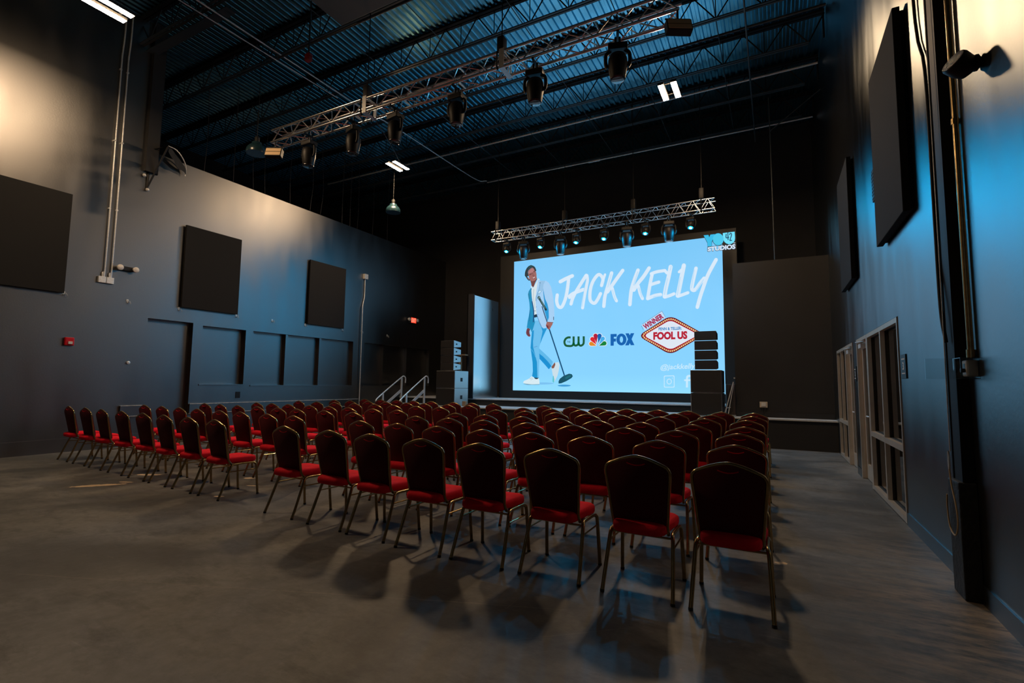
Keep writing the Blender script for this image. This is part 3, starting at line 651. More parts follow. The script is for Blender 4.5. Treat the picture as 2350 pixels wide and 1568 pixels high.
MB().lathe([(.05, 0), (.05, .015), (.03, .03)], (-.031, 0, 0), 14, 'x').tube([(-.03, 0, 0), (-.07, .0, .0)], .018).build('mount', M_PLASTIC, t)
hd = MB().lathe([(.02, -.07), (.055, -.055), (.072, -.01), (.075, .05), (.07, .062)], n=20).xform(Matrix.Translation((-.09, .0, .0)) @ Matrix.Rotation(math.radians(-55), 4, 'Y') @ Matrix.Rotation(math.radians(25), 4, 'X')).build('head', M_PLASTIC, t)
MB().lathe([(.066, .0625), (.066, .066), (.05, .068)], n=20).xform(Matrix.Translation((-.09, .0, .0)) @ Matrix.Rotation(math.radians(-55), 4, 'Y') @ Matrix.Rotation(math.radians(25), 4, 'X')).build('lens', mat('faceted_lens', (.5, .42, .3), rough=.25, bump=1, bscale=90, metal=.5), hd)
m = MB().box(-.012, -.001, -.2, .2, -.2, .2)
t = thing('wall_vent', 'dark square louvred vent partly hidden behind the nearest right-wall panel', 'vent', (XR, 7.42, 3.98)); m.build('frame', M_JOIST, t)
m = MB()
for i in range(8): m.box(-.018, -.0125, -.18, .18, -.17+i*.045, -.145+i*.045)
m.build('louvres', M_PIPE, t)
t = thing('power_box', 'small cream outlet box on the dark stage side wall', 'outlet', (-.26, 13.5, .98))
MB().bbox(-.085, .085, -.035, -.001, -.07, .07, .008).build('housing', M_CREAM, t)
MB().bbox(-.05, .05, -.05, -.036, -.04, .05, .006).build('cover', M_WHITE, t)
MB().tube([(-.03, -.02, -.07), (-.02, -.03, -.15), (.0, -.03, -.29)], .005, 5).tube([(.03, -.02, -.07), (.02, -.03, -.15), (.0, -.035, -.29)], .005, 5).build('lead', M_RUBBER, t)

# ------------------------------------------------------------------ video wall
LX0, LX1, LZ0, LZ1, LY = -8.98, -.90, ZT+.005, 6.16, 16.0
VW = thing('video_wall', 'huge lit video wall on the stage showing a performer poster on pale blue', 'video wall', ((LX0+LX1)/2, LY, ZT))
OFF = Vector(((LX0+LX1)/2, LY, ZT))
MB().box(LX0, LX1, LY, LY+.18, LZ0, LZ1).xform(Matrix.Translation(-OFF)).build('cabinet_panels', mat('led_panel_black', (.012, .014, .015), rough=.45), VW)
m = MB()
for x in (-8.4, -6, -3.6, -1.4): m.box(x-.04, x+.04, LY+.181, LY+.75, LZ0, LZ0+.06).tube([(x, LY+.2, 5.5), (x, LY+.7, LZ0+.05)], .03, 6)
m.xform(Matrix.Translation(-OFF)).build('rear_support', M_PIPE, VW)
# picture grid (reference raster units) to wall plane, a plane-to-plane projective map
PM = ((7.75633443e-04, -2.56931236e-05, -1.35710777), (4.09289513e-04, 6.99618106e-05, 3.45064949e-01), (9.96266117e-06, -8.73881918e-04, 7.57632834e-01))

def P2(px, py):
    X, Y, Z = (r[0]*px + r[1]*py + r[2] for r in PM)
    k = (LY-.004)/Y; return X*k - OFF.x, 1.42 + Z*k - OFF.z
GR = {'A': (1180, 600, 10.4545), 'B': (1180, 740, 9.8), 'J': (1260, 590, 11.2), 'K': (1430, 580, 10.217), 'L': (1280, 700, 6.912), 'Y': (1600, 520, 22.4), 'P': (0, 0, 1)}
def G(g, pts): ox, oy, s = GR[g]; return [(ox+x/s, oy+y/s) for x, y in pts]
class Art:
    def __init__(s): s.mb = MB(); s.mats = []; s.idx = {}
    def m(s, c):
        if c not in s.idx:
            s.idx[c] = len(s.mats); k = srgb(*c)
            s.mats.append(mat('led_%d_%d_%d' % c, (.01, .01, .01), rough=.5, emit=k, es=SCREEN))
        return s.idx[c]
    def tri(s, vs, fs, c, lay):
        q = [P2(*p) for p in vs]; s.mb.add([(x, -.004-.0012*lay, z) for x, z in q], fs, mi=s.m(c))
    def poly(s, g, pts, c, lay):
        pts = G(g, pts) if g else pts
        t = tessellate_polygon([[Vector((x, y, 0)) for x, y in pts]]); s.tri(pts, t, c, lay)
    def stroke(s, g, pts, w, c, lay, cap=True, k=5):
        sc = GR[g][2]; P = G(g, pts); w = w/sc/2
        if len(P) > 2: P = [(v.x, v.y) for v in smooth_path([(x, y, 0) for x, y in P], k)]
        n = len(P); L = []; R = []
        for i in range(n):
            a, b = P[max(i-1, 0)], P[min(i+1, n-1)]; d = Vector((b[0]-a[0], b[1]-a[1])).normalized(); nx, ny = -d.y*w, d.x*w
            L.append((P[i][0]+nx, P[i][1]+ny)); R.append((P[i][0]-nx, P[i][1]-ny))
        s.tri(L+R, [(i, i+1, n+i+1, n+i) for i in range(n-1)], c, lay)
        if cap:
            for e in (P[0], P[-1]): s.disc(e, w*.97, w*.97, c, lay)
    def disc(s, c0, rx, ry, c, lay, n=14, ring=None):
        o = [(c0[0]+rx*math.cos(2*PI*i/n), c0[1]+ry*math.sin(2*PI*i/n)) for i in range(n)]
        if ring:
            q = [(c0[0]+(rx-ring)*math.cos(2*PI*i/n), c0[1]+(ry-ring)*math.sin(2*PI*i/n)) for i in range(n)]
            s.tri(o+q, [(i, (i+1) % n, n+(i+1) % n, n+i) for i in range(n)], c, lay)
        else: s.tri(o, [tuple(range(n))], c, lay)
    def text(s, g, txt, TL, TR, BR, BL, c, lay, off=.02):
        vs, fs = text_mesh(txt, 1, off); TL, TR, BR, BL = G(g, [TL, TR, BR, BL]); o = []
        for u, v in vs:
            t = [TL[i]*(1-u)+TR[i]*u for i in (0, 1)]; b = [BL[i]*(1-u)+BR[i]*u for i in (0, 1)]
            o.append((b[0]*(1-v)+t[0]*v, b[1]*(1-v)+t[1]*v))
        s.tri(o, fs, c, lay)
    def build(s, name): return s.mb.build(name, s.mats, VW)

# lit picture area, pale blue with the poster's own soft vertical shading
m = bpy.data.materials.new('led_sky_blue'); m.use_nodes = True; nt = m.node_tree; p = nt.nodes['Principled BSDF']; p.inputs['Base Color'].default_value = (.01, .01, .01, 1)
tc = nt.nodes.new('ShaderNodeTexCoord'); sp = nt.nodes.new('ShaderNodeSeparateXYZ'); nt.links.new(tc.outputs['Object'], sp.inputs[0])
rp = nt.nodes.new('ShaderNodeValToRGB'); mr = nt.nodes.new('ShaderNodeMapRange'); mr.inputs[1].default_value = .3; mr.inputs[2].default_value = 5.0
nt.links.new(sp.outputs[2], mr.inputs[0]); nt.links.new(mr.outputs[0], rp.inputs[0])
e = rp.color_ramp.elements; e[0].position = 0; e[0].color = srgb(142, 216, 255); e[1].position = 1; e[1].color = srgb(116, 194, 242)
q = e.new(.12); q.color = srgb(132, 206, 250); q = e.new(.6); q.color = srgb(128, 201, 247)
nt.links.new(rp.outputs[0], p.inputs['Emission Color']); p.inputs['Emission Strength'].default_value = SCREEN
c4 = [P2(*q) for q in ((1180, 601), (1657, 541), (1665, 905), (1177, 896))]
MB().add([(x, -.004, z) for x, z in c4], [(0, 1, 2, 3)]).build('lit_picture', m, VW)

# brush lettering
WH = (208, 226, 242); a = Art()
for g, pts, w in (('J', [(290, 635), (430, 560), (600, 485)], 92), ('J', [(505, 560), (470, 850), (420, 1080), (330, 1280), (245, 1275), (198, 1140), (212, 975)], 84),
    ('J', [(955, 470), (860, 620), (700, 880), (610, 1060), (565, 1210)], 84), ('J', [(975, 475), (985, 620), (930, 900), (885, 1150), (862, 1310)], 80), ('J', [(525, 1010), (640, 930), (890, 835)], 90), ('J', [(520, 1050), (560, 1040)], 60),
    ('J', [(1350, 735), (1385, 560), (1285, 450), (1170, 560), (1085, 740), (1050, 950), (1065, 1120), (1165, 1190), (1250, 1090), (1325, 940)], 84), ('J', [(1440, 450), (1390, 600)], 62),
    ('J', [(1610, 410), (1520, 720), (1440, 1000), (1408, 1270)], 88), ('J', [(1895, 345), (1750, 545), (1600, 760), (1500, 900)], 90), ('J', [(1625, 800), (1680, 1010), (1735, 1130)], 78),
    ('K', [(350, 410), (250, 680), (190, 900), (158, 1220)], 84), ('K', [(610, 360), (480, 560), (350, 720), (250, 880)], 84), ('K', [(355, 780), (400, 960), (455, 1080)], 72),
    ('K', [(680, 510), (640, 700), (605, 900), (575, 1080)], 80), ('K', [(660, 495), (790, 450), (980, 420)], 74), ('K', [(640, 755), (740, 720), (840, 690)], 74), ('K', [(580, 1075), (740, 1010), (880, 985)], 84),
    ('K', [(1115, 330), (1060, 600), (1000, 850), (972, 1030)], 96), ('K', [(975, 1045), (1100, 1005), (1195, 965)], 74), ('K', [(985, 430), (1030, 480)], 70),
    ('K', [(1425, 300), (1375, 550), (1315, 850), (1280, 1010)], 100), ('K', [(1285, 1025), (1400, 985), (1520, 940)], 74), ('K', [(1310, 455), (1370, 400)], 60),
    ('K', [(1710, 365), (1655, 600), (1615, 790), (1620, 870), (1690, 870), (1800, 720), (1900, 600)], 84), ('K', [(2180, 165), (1990, 520), (1865, 860), (1800, 1060), (1740, 1280)], 86)):
    a.stroke(g, pts, w, WH, 2)
for g, pts in (('J', [(960, 560), (900, 850), (845, 1280)]), ('J', [(430, 760), (395, 980)]), ('J', [(1605, 430), (1510, 780)]), ('J', [(1630, 840), (1710, 1110)]), ('J', [(1170, 640), (1115, 850)]),
               ('K', [(350, 440), (245, 770)]), ('K', [(1040, 600), (970, 990)]), ('K', [(1340, 570), (1270, 1000)]), ('K', [(1670, 400), (1600, 830)]), ('K', [(1890, 630), (1710, 900)]), ('K', [(700, 780), (860, 735)]), ('K', [(700, 1045), (890, 1010)]), ('K', [(370, 820), (450, 1060)]), ('K', [(1130, 310), (1105, 420)])):
    a.stroke(g, pts, 9, (140, 204, 242), 4, cap=False)
a.build('brush_lettering')

# broadcaster logos
a = Art(); GN = (0, 82, 42)
for pts in ([(205, 517), (165, 517), (125, 540), (106, 590), (125, 640), (170, 652), (225, 648), (250, 610), (252, 500)], [(252, 600), (262, 635), (290, 645), (322, 625), (330, 590), (330, 500)], [(330, 590), (340, 632), (368, 647), (402, 625), (412, 590), (412, 498)]):
    a.stroke('L', pts, 33, GN, 2, cap=False)
a.text('L', 'THE', (145, 572), (200, 570), (200, 600), (145, 602), GN, 2, .01)
for (cx, cy, r), ap, c in (((532, 617, 33), (612, 648), (218, 132, 24)), ((550, 543, 34), (611, 630), (214, 24, 34)), ((600, 490, 34), (614, 608), (170, 10, 50)),
                           ((663, 490, 34), (645, 608), (0, 92, 172)), ((716, 535, 32), (655, 632), (64, 168, 226)), ((740, 610, 34), (655, 648), (0, 124, 50))):
    for ex, cc, lay in ((9, (222, 232, 240), 1), (0, c, 3)):
        R = r+ex; dx, dy = cx-ap[0], cy-ap[1]; d = math.hypot(dx, dy); th = math.acos(min(1, R/d)); b = math.atan2(-dy, -dx)
        pts = [(ap[0]-dx/d*ex, ap[1]-dy/d*ex)] + [(cx+R*math.cos(b+th+(2*PI-2*th)*i/16), cy+R*math.sin(b+th+(2*PI-2*th)*i/16)) for i in range(17)]
        a.poly('L', pts, cc, lay)
FB = (0, 92, 170)
a.poly('L', [(838, 463), (935, 460), (935, 505), (890, 507), (890, 535), (925, 534), (922, 582), (890, 583), (888, 647), (838, 648)], FB, 2)
ox, oy = 1010, 549; n = 28; o1 = G('L', [(ox+80*math.cos(2*PI*i/n), oy+94*math.sin(2*PI*i/n)) for i in range(n)]); o2 = G('L', [(ox+26*math.cos(2*PI*i/n), oy+50*math.sin(2*PI*i/n)) for i in range(n)])
a.tri(o1+o2, [(i, (i+1) % n, n+(i+1) % n, n+i) for i in range(n)], FB, 2)
a.poly('L', [(1073, 452), (1128, 450), (1216, 638), (1158, 640)], FB, 2); a.poly('L', [(1158, 450), (1214, 448), (1128, 641), (1070, 643)], FB, 3)
# marquee sign
def rdiam(l, t, r, b, cut, n=7):
    C = [l, t, r, b]; out = []
    for i in range(4):
        p, q, s_ = Vector(C[i-1]), Vector(C[i]), Vector(C[(i+1) % 4]); a1 = q+(p-q).normalized()*cut; b1 = q+(s_-q).normalized()*cut
        for k in range(n+1):
            t_ = k/n; v = a1*(1-t_)**2+q*2*t_*(1-t_)+b1*t_*t_; out.append((v.x, v.y))
    return out
def ringpoly(o, i_, c, lay):
    n = len(o); a.tri(G('L', o)+G('L', i_), [(k, (k+1) % n, n+(k+1) % n, n+k) for k in range(n)], c, lay)
o0 = rdiam((1270, 492), (1786, 165), (2335, 470), (1790, 795), 120); o1 = rdiam((1288, 492), (1786, 180), (2315, 470), (1790, 780), 115)
o2 = rdiam((1340, 490), (1786, 222), (2260, 473), (1790, 735), 85); o3 = rdiam((1362, 489), (1786, 238), (2235, 475), (1790, 715), 80)
ringpoly(o0, o1, (96, 10, 22), 5); ringpoly(o1, o2, (128, 22, 20), 5); ringpoly(o2, o3, (168, 12, 26), 5); a.poly('L', o3, (216, 224, 236), 5)
mid = [((x0+x1)/2, (y0+y1)/2) for (x0, y0), (x1, y1) in zip(o1, o2)]; acc = 0; last = None
for i in range(len(mid)):
    p, q = Vector(mid[i]), Vector(mid[(i+1) % len(mid)]); d = (q-p).length; k = acc
    while k < d:
        c = p+(q-p)*(k/d); a.disc(G('L', [(c.x, c.y)])[0], 12/6.912, 13/6.912, (244, 206, 142), 6, 10); k += 33
    acc = k-d
a.text('L', 'PENN & TELLER:', (1600, 360), (1965, 345), (1965, 394), (1600, 407), (36, 128, 192), 6, .03)
a.text('L', 'FOOL US', (1516, 432), (2056, 414), (2056, 542), (1516, 556), (176, 12, 40), 6, .055)
a.poly('L', [(1330, 318), (1652, 98), (1712, 200), (1385, 408)], (188, 214, 240), 3)
for e in (((1340, 308), (1652, 98)), ((1652, 98), (1708, 195)), ((1328, 332), (1358, 392))): a.stroke('L', e, 4, (40, 60, 90), 4, cap=False)
a.text('L', 'WINNER', (1345, 322), (1640, 127), (1688, 205), (1388, 396), (160, 22, 66), 4, .045)
a.build('show_logos')
a = Art(); PW = (192, 226, 246)
a.text('L', '@jackkelly', (1640, 945), (2190, 915), (2165, 1040), (1618, 1052), PW, 2, .018)
sq = [(1685+12, 1122), (1840, 1118), (1852, 1130), (1854, 1300), (1842, 1312), (1697, 1312), (1684, 1300), (1683, 1134)]
ins = [(1768+(x-1768)*.86, 1215+(y-1215)*.87) for x, y in sq]; a.tri(G('L', sq)+G('L', ins), [(i, (i+1) % 8, 8+(i+1) % 8, 8+i) for i in range(8)], PW, 2)
a.disc(G('L', [(1768, 1216)])[0], 42/6.912, 46/6.912, PW, 2, 22, ring=1.9); a.disc(G('L', [(1818, 1162)])[0], 1.1, 1.1, PW, 2)
a.stroke('L', [(2105, 1128), (2070, 1130), (2052, 1160), (2050, 1310)], 34, PW, 2, cap=False); a.stroke('L', [(2005, 1195), (2105, 1193)], 28, PW, 2, cap=False)
a.build('social_lettering')
# studio mark at the top right of the wall
a = Art(); CY, DK, LT = (72, 198, 232), (0, 38, 64), (206, 222, 240)
Yp = [(330, 455), (580, 433), (622, 560), (680, 420), (908, 392), (750, 790), (745, 1012), (535, 1028), (530, 830), (430, 640)]
Up = [(1318, 340), (1925, 265), (1948, 600), (1930, 720), (1870, 820), (1770, 890), (1620, 915), (1490, 870), (1400, 790), (1350, 690), (1320, 560)]
def grow(pts, k): cx = sum(p[0] for p in pts)/len(pts); cy = sum(p[1] for p in pts)/len(pts); return [(cx+(x-cx)*(1+k/abs(math.hypot(x-cx, y-cy)+1)), cy+(y-cy)*(1+k/abs(math.hypot(x-cx, y-cy)+1))) for x, y in pts]
a.poly('Y', grow(Yp, 26), DK, 2); a.poly('Y', grow(Up, 26), DK, 2)
oc = G('Y', [(1080, 660)])[0]; a.disc(oc, 302/22.4, 335/22.4, DK, 2, 30)
a.poly('Y', Yp, (40, 180, 225), 3); a.poly('Y', Up, (104, 216, 242), 3); a.disc(oc, 276/22.4, 310/22.4, (66, 194, 230), 4, 30)
for pts in ([(1492, 380), (1490, 580), (1640, 548)], [(1578, 300), (1590, 700)], [(1668, 440), (1685, 370), (1735, 350), (1768, 420), (1735, 540), (1680, 725)], [(1670, 728), (1790, 712)]): a.stroke('Y', pts, 46, (0, 62, 98), 5, cap=False)
a.text('Y', 'STUDIOS', (512, 1040), (1992, 872), (1992, 1178), (512, 1312), DK, 4, .085)
a.text('Y', 'STUDIOS', (535, 1062), (1968, 898), (1968, 1155), (535, 1288), LT, 5, .05)
a.text('Y', 'TM', (1860, 830), (1955, 818), (1955, 866), (1860, 878), LT, 5, .02)
a.build('studio_mark')

# performer picture on the wall
a = Art()
def Q(*args):
    out = []
    for g, pts in args: out += G(g, pts)
    return out
a.disc(G('B', [(1125, 1424)])[0], 15, 2.2, (56, 148, 206), 1, 20); a.disc(G('B', [(560, 1375)])[0], 34, 2.6, (118, 188, 234), 1, 20)
a.poly('B', [(330, 1390), (560, 1395), (570, 1406), (300, 1408), (190, 1390)], (90, 150, 190), 1)
# far leg, shoe and ankle
a.poly('B', [(545, 560), (575, 600), (620, 640), (760, 770), (872, 888), (838, 990), (780, 1056), (680, 940), (566, 815)], (90, 178, 226), 3)
a.poly('B', [(560, 700), (640, 760), (760, 880), (838, 985), (780, 1056), (680, 940), (566, 815)], (10, 138, 204), 4)
a.poly('B', [(838, 1000), (915, 898), (930, 960), (890, 1040), (850, 1035)], (130, 82, 70), 3)
a.poly('B', [(925, 902), (1000, 898), (1022, 960), (1000, 1100), (975, 1200), (930, 1290), (890, 1362), (862, 1330), (872, 1200), (850, 1080), (845, 1040), (895, 1030), (925, 960)], (196, 216, 226), 4)
a.poly('B', [(872, 1200), (890, 1210), (905, 1290), (900, 1345), (888, 1362), (862, 1330)], (90, 190, 200), 5)
# near leg
a.poly('B', [(400, 210), (430, 100), (470, -40), (560, -40), (600, 80), (660, 140), (742, 130), (690, 240), (640, 350), (600, 450), (570, 540), (558, 620), (572, 800), (562, 1000), (556, 1248), (470, 1246), (405, 1212), (422, 1100), (415, 900), (390, 720), (370, 570), (383, 400)], (104, 184, 230), 5)
a.poly('B', [(400, 210), (445, 170), (440, 300), (425, 430), (430, 560), (470, 720), (515, 900), (525, 1246), (470, 1246), (405, 1212), (422, 1100), (415, 900), (390, 720), (370, 570), (383, 400)], (12, 140, 200), 6)
a.poly('B', [(600, 80), (660, 140), (742, 130), (690, 240), (640, 350), (600, 450), (585, 480), (620, 300), (640, 200)], (20, 144, 206), 6)
a.stroke('B', [(445, 560), (520, 540)], 8, (70, 120, 190), 7); a.stroke('B', [(380, 600), (440, 680), (480, 780)], 8, (90, 180, 226), 7)
a.poly('B', [(450, 1240), (552, 1245), (548, 1275), (510, 1282), (465, 1268)], (20, 44, 58), 5)
a.poly('B', [(205, 1345), (225, 1318), (290, 1290), (345, 1262), (395, 1212), (445, 1246), (475, 1275), (520, 1278), (548, 1255), (568, 1300), (575, 1385), (560, 1398), (400, 1404), (260, 1388), (212, 1370)], (208, 228, 236), 7)
a.stroke('B', [(215, 1375), (400, 1398), (572, 1392)], 8, (120, 170, 180), 8, cap=False); a.stroke('B', [(350, 1275), (410, 1245)], 5, (90, 110, 120), 8); a.stroke('B', [(375, 1300), (430, 1262)], 5, (130, 150, 160), 8)
# far hand
a.poly('B', [(290, 138), (330, 130), (368, 165), (345, 190), (348, 250), (368, 295), (352, 325), (318, 318), (285, 285), (268, 240), (275, 190)], (112, 56, 66), 5)
a.stroke('B', [(310, 180), (312, 240), (335, 285)], 8, (60, 26, 40), 6)
# shirt
a.poly('A', [(398, 590), (415, 575), (440, 640), (470, 610), (545, 480), (575, 405), (610, 430), (575, 600), (540, 800), (530, 1000), (530, 1150), (545, 1262), (480, 1287), (462, 1180), (440, 1000), (412, 800), (412, 660)], (206, 220, 226), 5)
a.stroke('A', [(475, 660), (465, 850), (500, 1130)], 12, (164, 182, 192), 6, cap=False); a.stroke('A', [(470, 1190), (520, 1190)], 10, (60, 100, 110), 6)
a.poly('A', [(472, 1290), (545, 1265), (555, 1335), (480, 1352)], (10, 44, 62), 6)
# jacket, shaded half
a.poly(None, Q(('A', [(402, 640), (350, 720), (335, 800), (350, 900), (368, 1000), (378, 1150), (350, 1330), (325, 1440)]), ('B', [(285, 128), (330, 134), (375, 158), (388, 212), (404, 212), (440, 100), (470, 0)]), ('A', [(475, 1320), (470, 1180), (445, 1000), (425, 850), (415, 700), (425, 655)])), (14, 136, 184), 7)
a.stroke('A', [(430, 960), (470, 1200), (462, 1460)], 26, (0, 76, 128), 8, cap=False); a.stroke('A', [(385, 1130), (378, 1300), (372, 1440)], 10, (0, 86, 140), 8, cap=False); a.stroke('A', [(350, 760), (365, 900)], 18, (0, 112, 150), 8, cap=False)
# jacket, lit half
a.poly(None, Q(('A', [(552, 600), (575, 440), (610, 455), (650, 465), (765, 468), (830, 510), (890, 620), (925, 800), (948, 950), (962, 1120), (968, 1300), (950, 1465), (935, 1470), (800, 1455), (785, 1470)]), ('B', [(735, 60), (718, 122), (655, 135), (610, 90), (562, 0)]), ('A', [(560, 1350), (540, 1260), (525, 1120), (512, 900), (530, 760)])), (158, 200, 236), 7)
a.poly('A', [(695, 640), (720, 780), (745, 900), (800, 1020), (830, 1160), (835, 1350), (800, 1440), (770, 1330), (720, 1160), (740, 1080), (715, 900), (700, 760)], (24, 146, 206), 8)
a.poly('A', [(620, 465), (750, 470), (705, 560), (690, 700), (640, 760), (560, 900), (520, 1000), (545, 800), (600, 640)], (140, 186, 222), 8)
a.stroke('A', [(625, 510), (590, 700), (530, 860), (522, 950)], 8, (60, 130, 180), 9, cap=False); a.stroke('A', [(545, 1280), (600, 1440), (655, 1568)], 10, (20, 90, 150), 9, cap=False)
a.poly('A', [(585, 735), (640, 712), (632, 735), (590, 755)], (225, 240, 248), 9); a.stroke('A', [(950, 1330), (950, 1410)], 14, (20, 44, 70), 9, cap=False); a.stroke('A', [(810, 1460), (940, 1470)], 16, (20, 44, 70), 9, cap=False)
a.disc(G('A', [(622, 515)])[0], 1, 1, (30, 60, 90), 9); a.disc(G('A', [(540, 1095)])[0], .7, .7, (60, 100, 150), 9); a.disc(G('A', [(575, 1270)])[0], .7, .7, (60, 100, 150), 9)
# neck, face, hair
a.poly('A', [(375, 430), (410, 470), (470, 490), (548, 410), (550, 430), (505, 520), (480, 590), (462, 625), (420, 590), (408, 520), (392, 470)], (104, 58, 60), 8)
a.poly('A', [(335, 235), (380, 185), (440, 150), (480, 180), (505, 225), (525, 250), (538, 310), (540, 370), (548, 405), (530, 450), (495, 480), (450, 490), (410, 470), (370, 425), (345, 330)], (150, 98, 96), 9)
a.poly('A', [(350, 250), (400, 195), (445, 165), (490, 215), (470, 240), (430, 280), (370, 300)], (170, 116, 118), 10)
a.poly('A', [(312, 372), (340, 390), (370, 425), (350, 436), (325, 410)], (150, 94, 92), 10)
for pts, w, c in (([(368, 325), (400, 292), (440, 282)], 10, (40, 22, 34)), ([(465, 250), (485, 235), (510, 230)], 10, (40, 22, 34)), ([(385, 325), (420, 315)], 14, (90, 40, 52)), ([(478, 262), (502, 252)], 12, (90, 40, 52)),
                  ([(450, 280), (455, 330), (450, 350), (490, 338)], 10, (96, 50, 58)), ([(440, 405), (470, 412), (505, 392), (515, 370)], 12, (90, 34, 44)), ([(455, 400), (480, 396), (502, 380)], 15, (232, 222, 226)), ([(450, 485), (500, 474), (545, 425)], 16, (84, 48, 54))):
    a.stroke('A', pts, w, c, 11)
a.poly('A', [(405, 90), (455, 105), (495, 130), (515, 165), (530, 205), (535, 225), (520, 240), (500, 225), (475, 175), (440, 150), (385, 180), (345, 220), (332, 260), (345, 320), (352, 350), (320, 360), (322, 400), (350, 440), (375, 425), (385, 460), (360, 468), (320, 435), (290, 385), (258, 345), (262, 280), (275, 225), (305, 165), (350, 115)], (14, 44, 56), 12)
a.poly('A', [(355, 120), (405, 98), (460, 115), (440, 140), (380, 165), (330, 200)], (4, 66, 76), 13)
# microphone, stand and near hand
a.stroke('A', [(600, 885), (640, 950), (700, 1050), (765, 1160)], 50, (14, 50, 62), 10); a.disc(G('A', [(598, 875)])[0], 3.4, 3.8, (34, 74, 84), 11); a.stroke('A', [(585, 890), (620, 860)], 10, (160, 200, 190), 12); a.stroke('A', [(640, 930), (745, 1130)], 8, (120, 170, 160), 11, cap=False)
a.stroke(None and 'A' or 'A', [(670, 1080), (730, 1270), (795, 1463)], 22, (14, 66, 104), 9, cap=False)
a.stroke('B', [(740, 60), (800, 170)], 26, (14, 60, 96), 9); a.stroke('B', [(795, 160), (965, 680), (1132, 1195)], 28, (0, 72, 112), 9, cap=False, k=3)
a.poly('B', [(740, -10), (872, 5), (862, 55), (838, 90), (805, 155), (775, 165), (735, 110), (715, 70)], (156, 98, 92), 10)
a.poly('B', [(725, 55), (770, 80), (780, 120), (765, 155), (730, 110)], (108, 40, 50), 11); a.stroke('B', [(780, 60), (800, 110)], 7, (110, 56, 60), 11)
a.poly('B', [(1002, 1378), (1000, 1325), (1030, 1268), (1110, 1205), (1235, 1155), (1295, 1165), (1322, 1212), (1290, 1255), (1170, 1325), (1060, 1372)], (0, 76, 96), 8)
a.poly('B', [(1140, 1250), (1230, 1195), (1290, 1190), (1270, 1225), (1170, 1280)], (20, 100, 112), 9)
a.build('performer_picture')

# ------------------------------------------------------------------ loudspeakers
def sub():
    t = thing('subwoofer', 'x', 'subwoofer')
    MB().bbox(-.36, .36, .02, .80, .004, .56, .008).build('cabinet', M_SPKSIDE, t)
    MB().box(-.345, .345, .0, .0195, .015, .55).build('grille', M_GRILLE, t)
    for s in (-1, 1):
        a_, b_ = sorted((s*.3605, s*.364)); MB().bbox(a_, b_, .34, .46, .22, .34, .001).build('handle', M_RUBBER, t)
    return t
def line_box():
    t = thing('line_array_speaker', 'x', 'loudspeaker')
    # wedge cabinet: tall at the front, lower at the back
    MB().prism([(-.115, 0), (.115, 0), (.075, .40), (-.075, .40)], lambda a_, b_, t_: (t_, b_+.02, a_+.12), -.255, .255).build('cabinet', M_SPKSIDE, t)
    MB().box(-.245, .245, 0, .0195, .012, .228).build('grille', M_GRILLE, t)
    for s in (-1, 1):
        a_, b_ = sorted((s*.2555, s*.262)); MB().box(a_, b_, .13, .20, .10, .14).build('handle', M_RUBBER, t)
    return t
SB, LB = sub(), line_box()
first = [True, True]
for side, x, rz in (('left', -9.32, 0.0), ('right', -1.51, 0.0)):
    for k in range(2):
        lb = 'black subwoofer, %s of the pair in the %s stage stack' % (('lower', 'upper')[k], side)
        loc = (x, 13.08, ZS+.001+.562*k)
        if first[0]: SB.location = loc; SB['label'] = lb; SB['group'] = 'subwoofers at the stage'; first[0] = False
        else: dup(SB, loc, rz, lb, 'subwoofers at the stage')
    for k in range(4):
        lb = 'wedge line-array loudspeaker in the %s stage stack, %s of four' % (side, ('lowest', 'second from the bottom', 'third from the bottom', 'topmost')[k])
        loc = (x+.0 + (.0 if side == 'right' else .02), 13.12, ZS+1.135+.242*k)
        if first[1]: LB.location = loc; LB['label'] = lb; LB['group'] = 'line array boxes at the stage'; first[1] = False
        else: dup(LB, loc, rz, lb, 'line array boxes at the stage')
t = thing('tan_stand', 'tan wooden post stand with a small flat top behind the left speaker stack', 'stand', (-9.33, 14.04, ZS))
MB().box(-.10, -.02, -.04, .04, .0, 1.66).build('post', M_WOOD, t); MB().box(-.13, .18, -.08, .10, 1.66, 1.70).build('top', M_WOOD, t); MB().box(-.13, .06, -.12, .12, 0.0, .03).build('foot', M_WOOD, t)
tag(MB().bbox(-8.84, -8.70, 13.35, 13.45, ZS+.001, ZS+.16, .01).build('small_box', M_WOOD), 'small tan box on the ledge beside the left subwoofers', 'box')

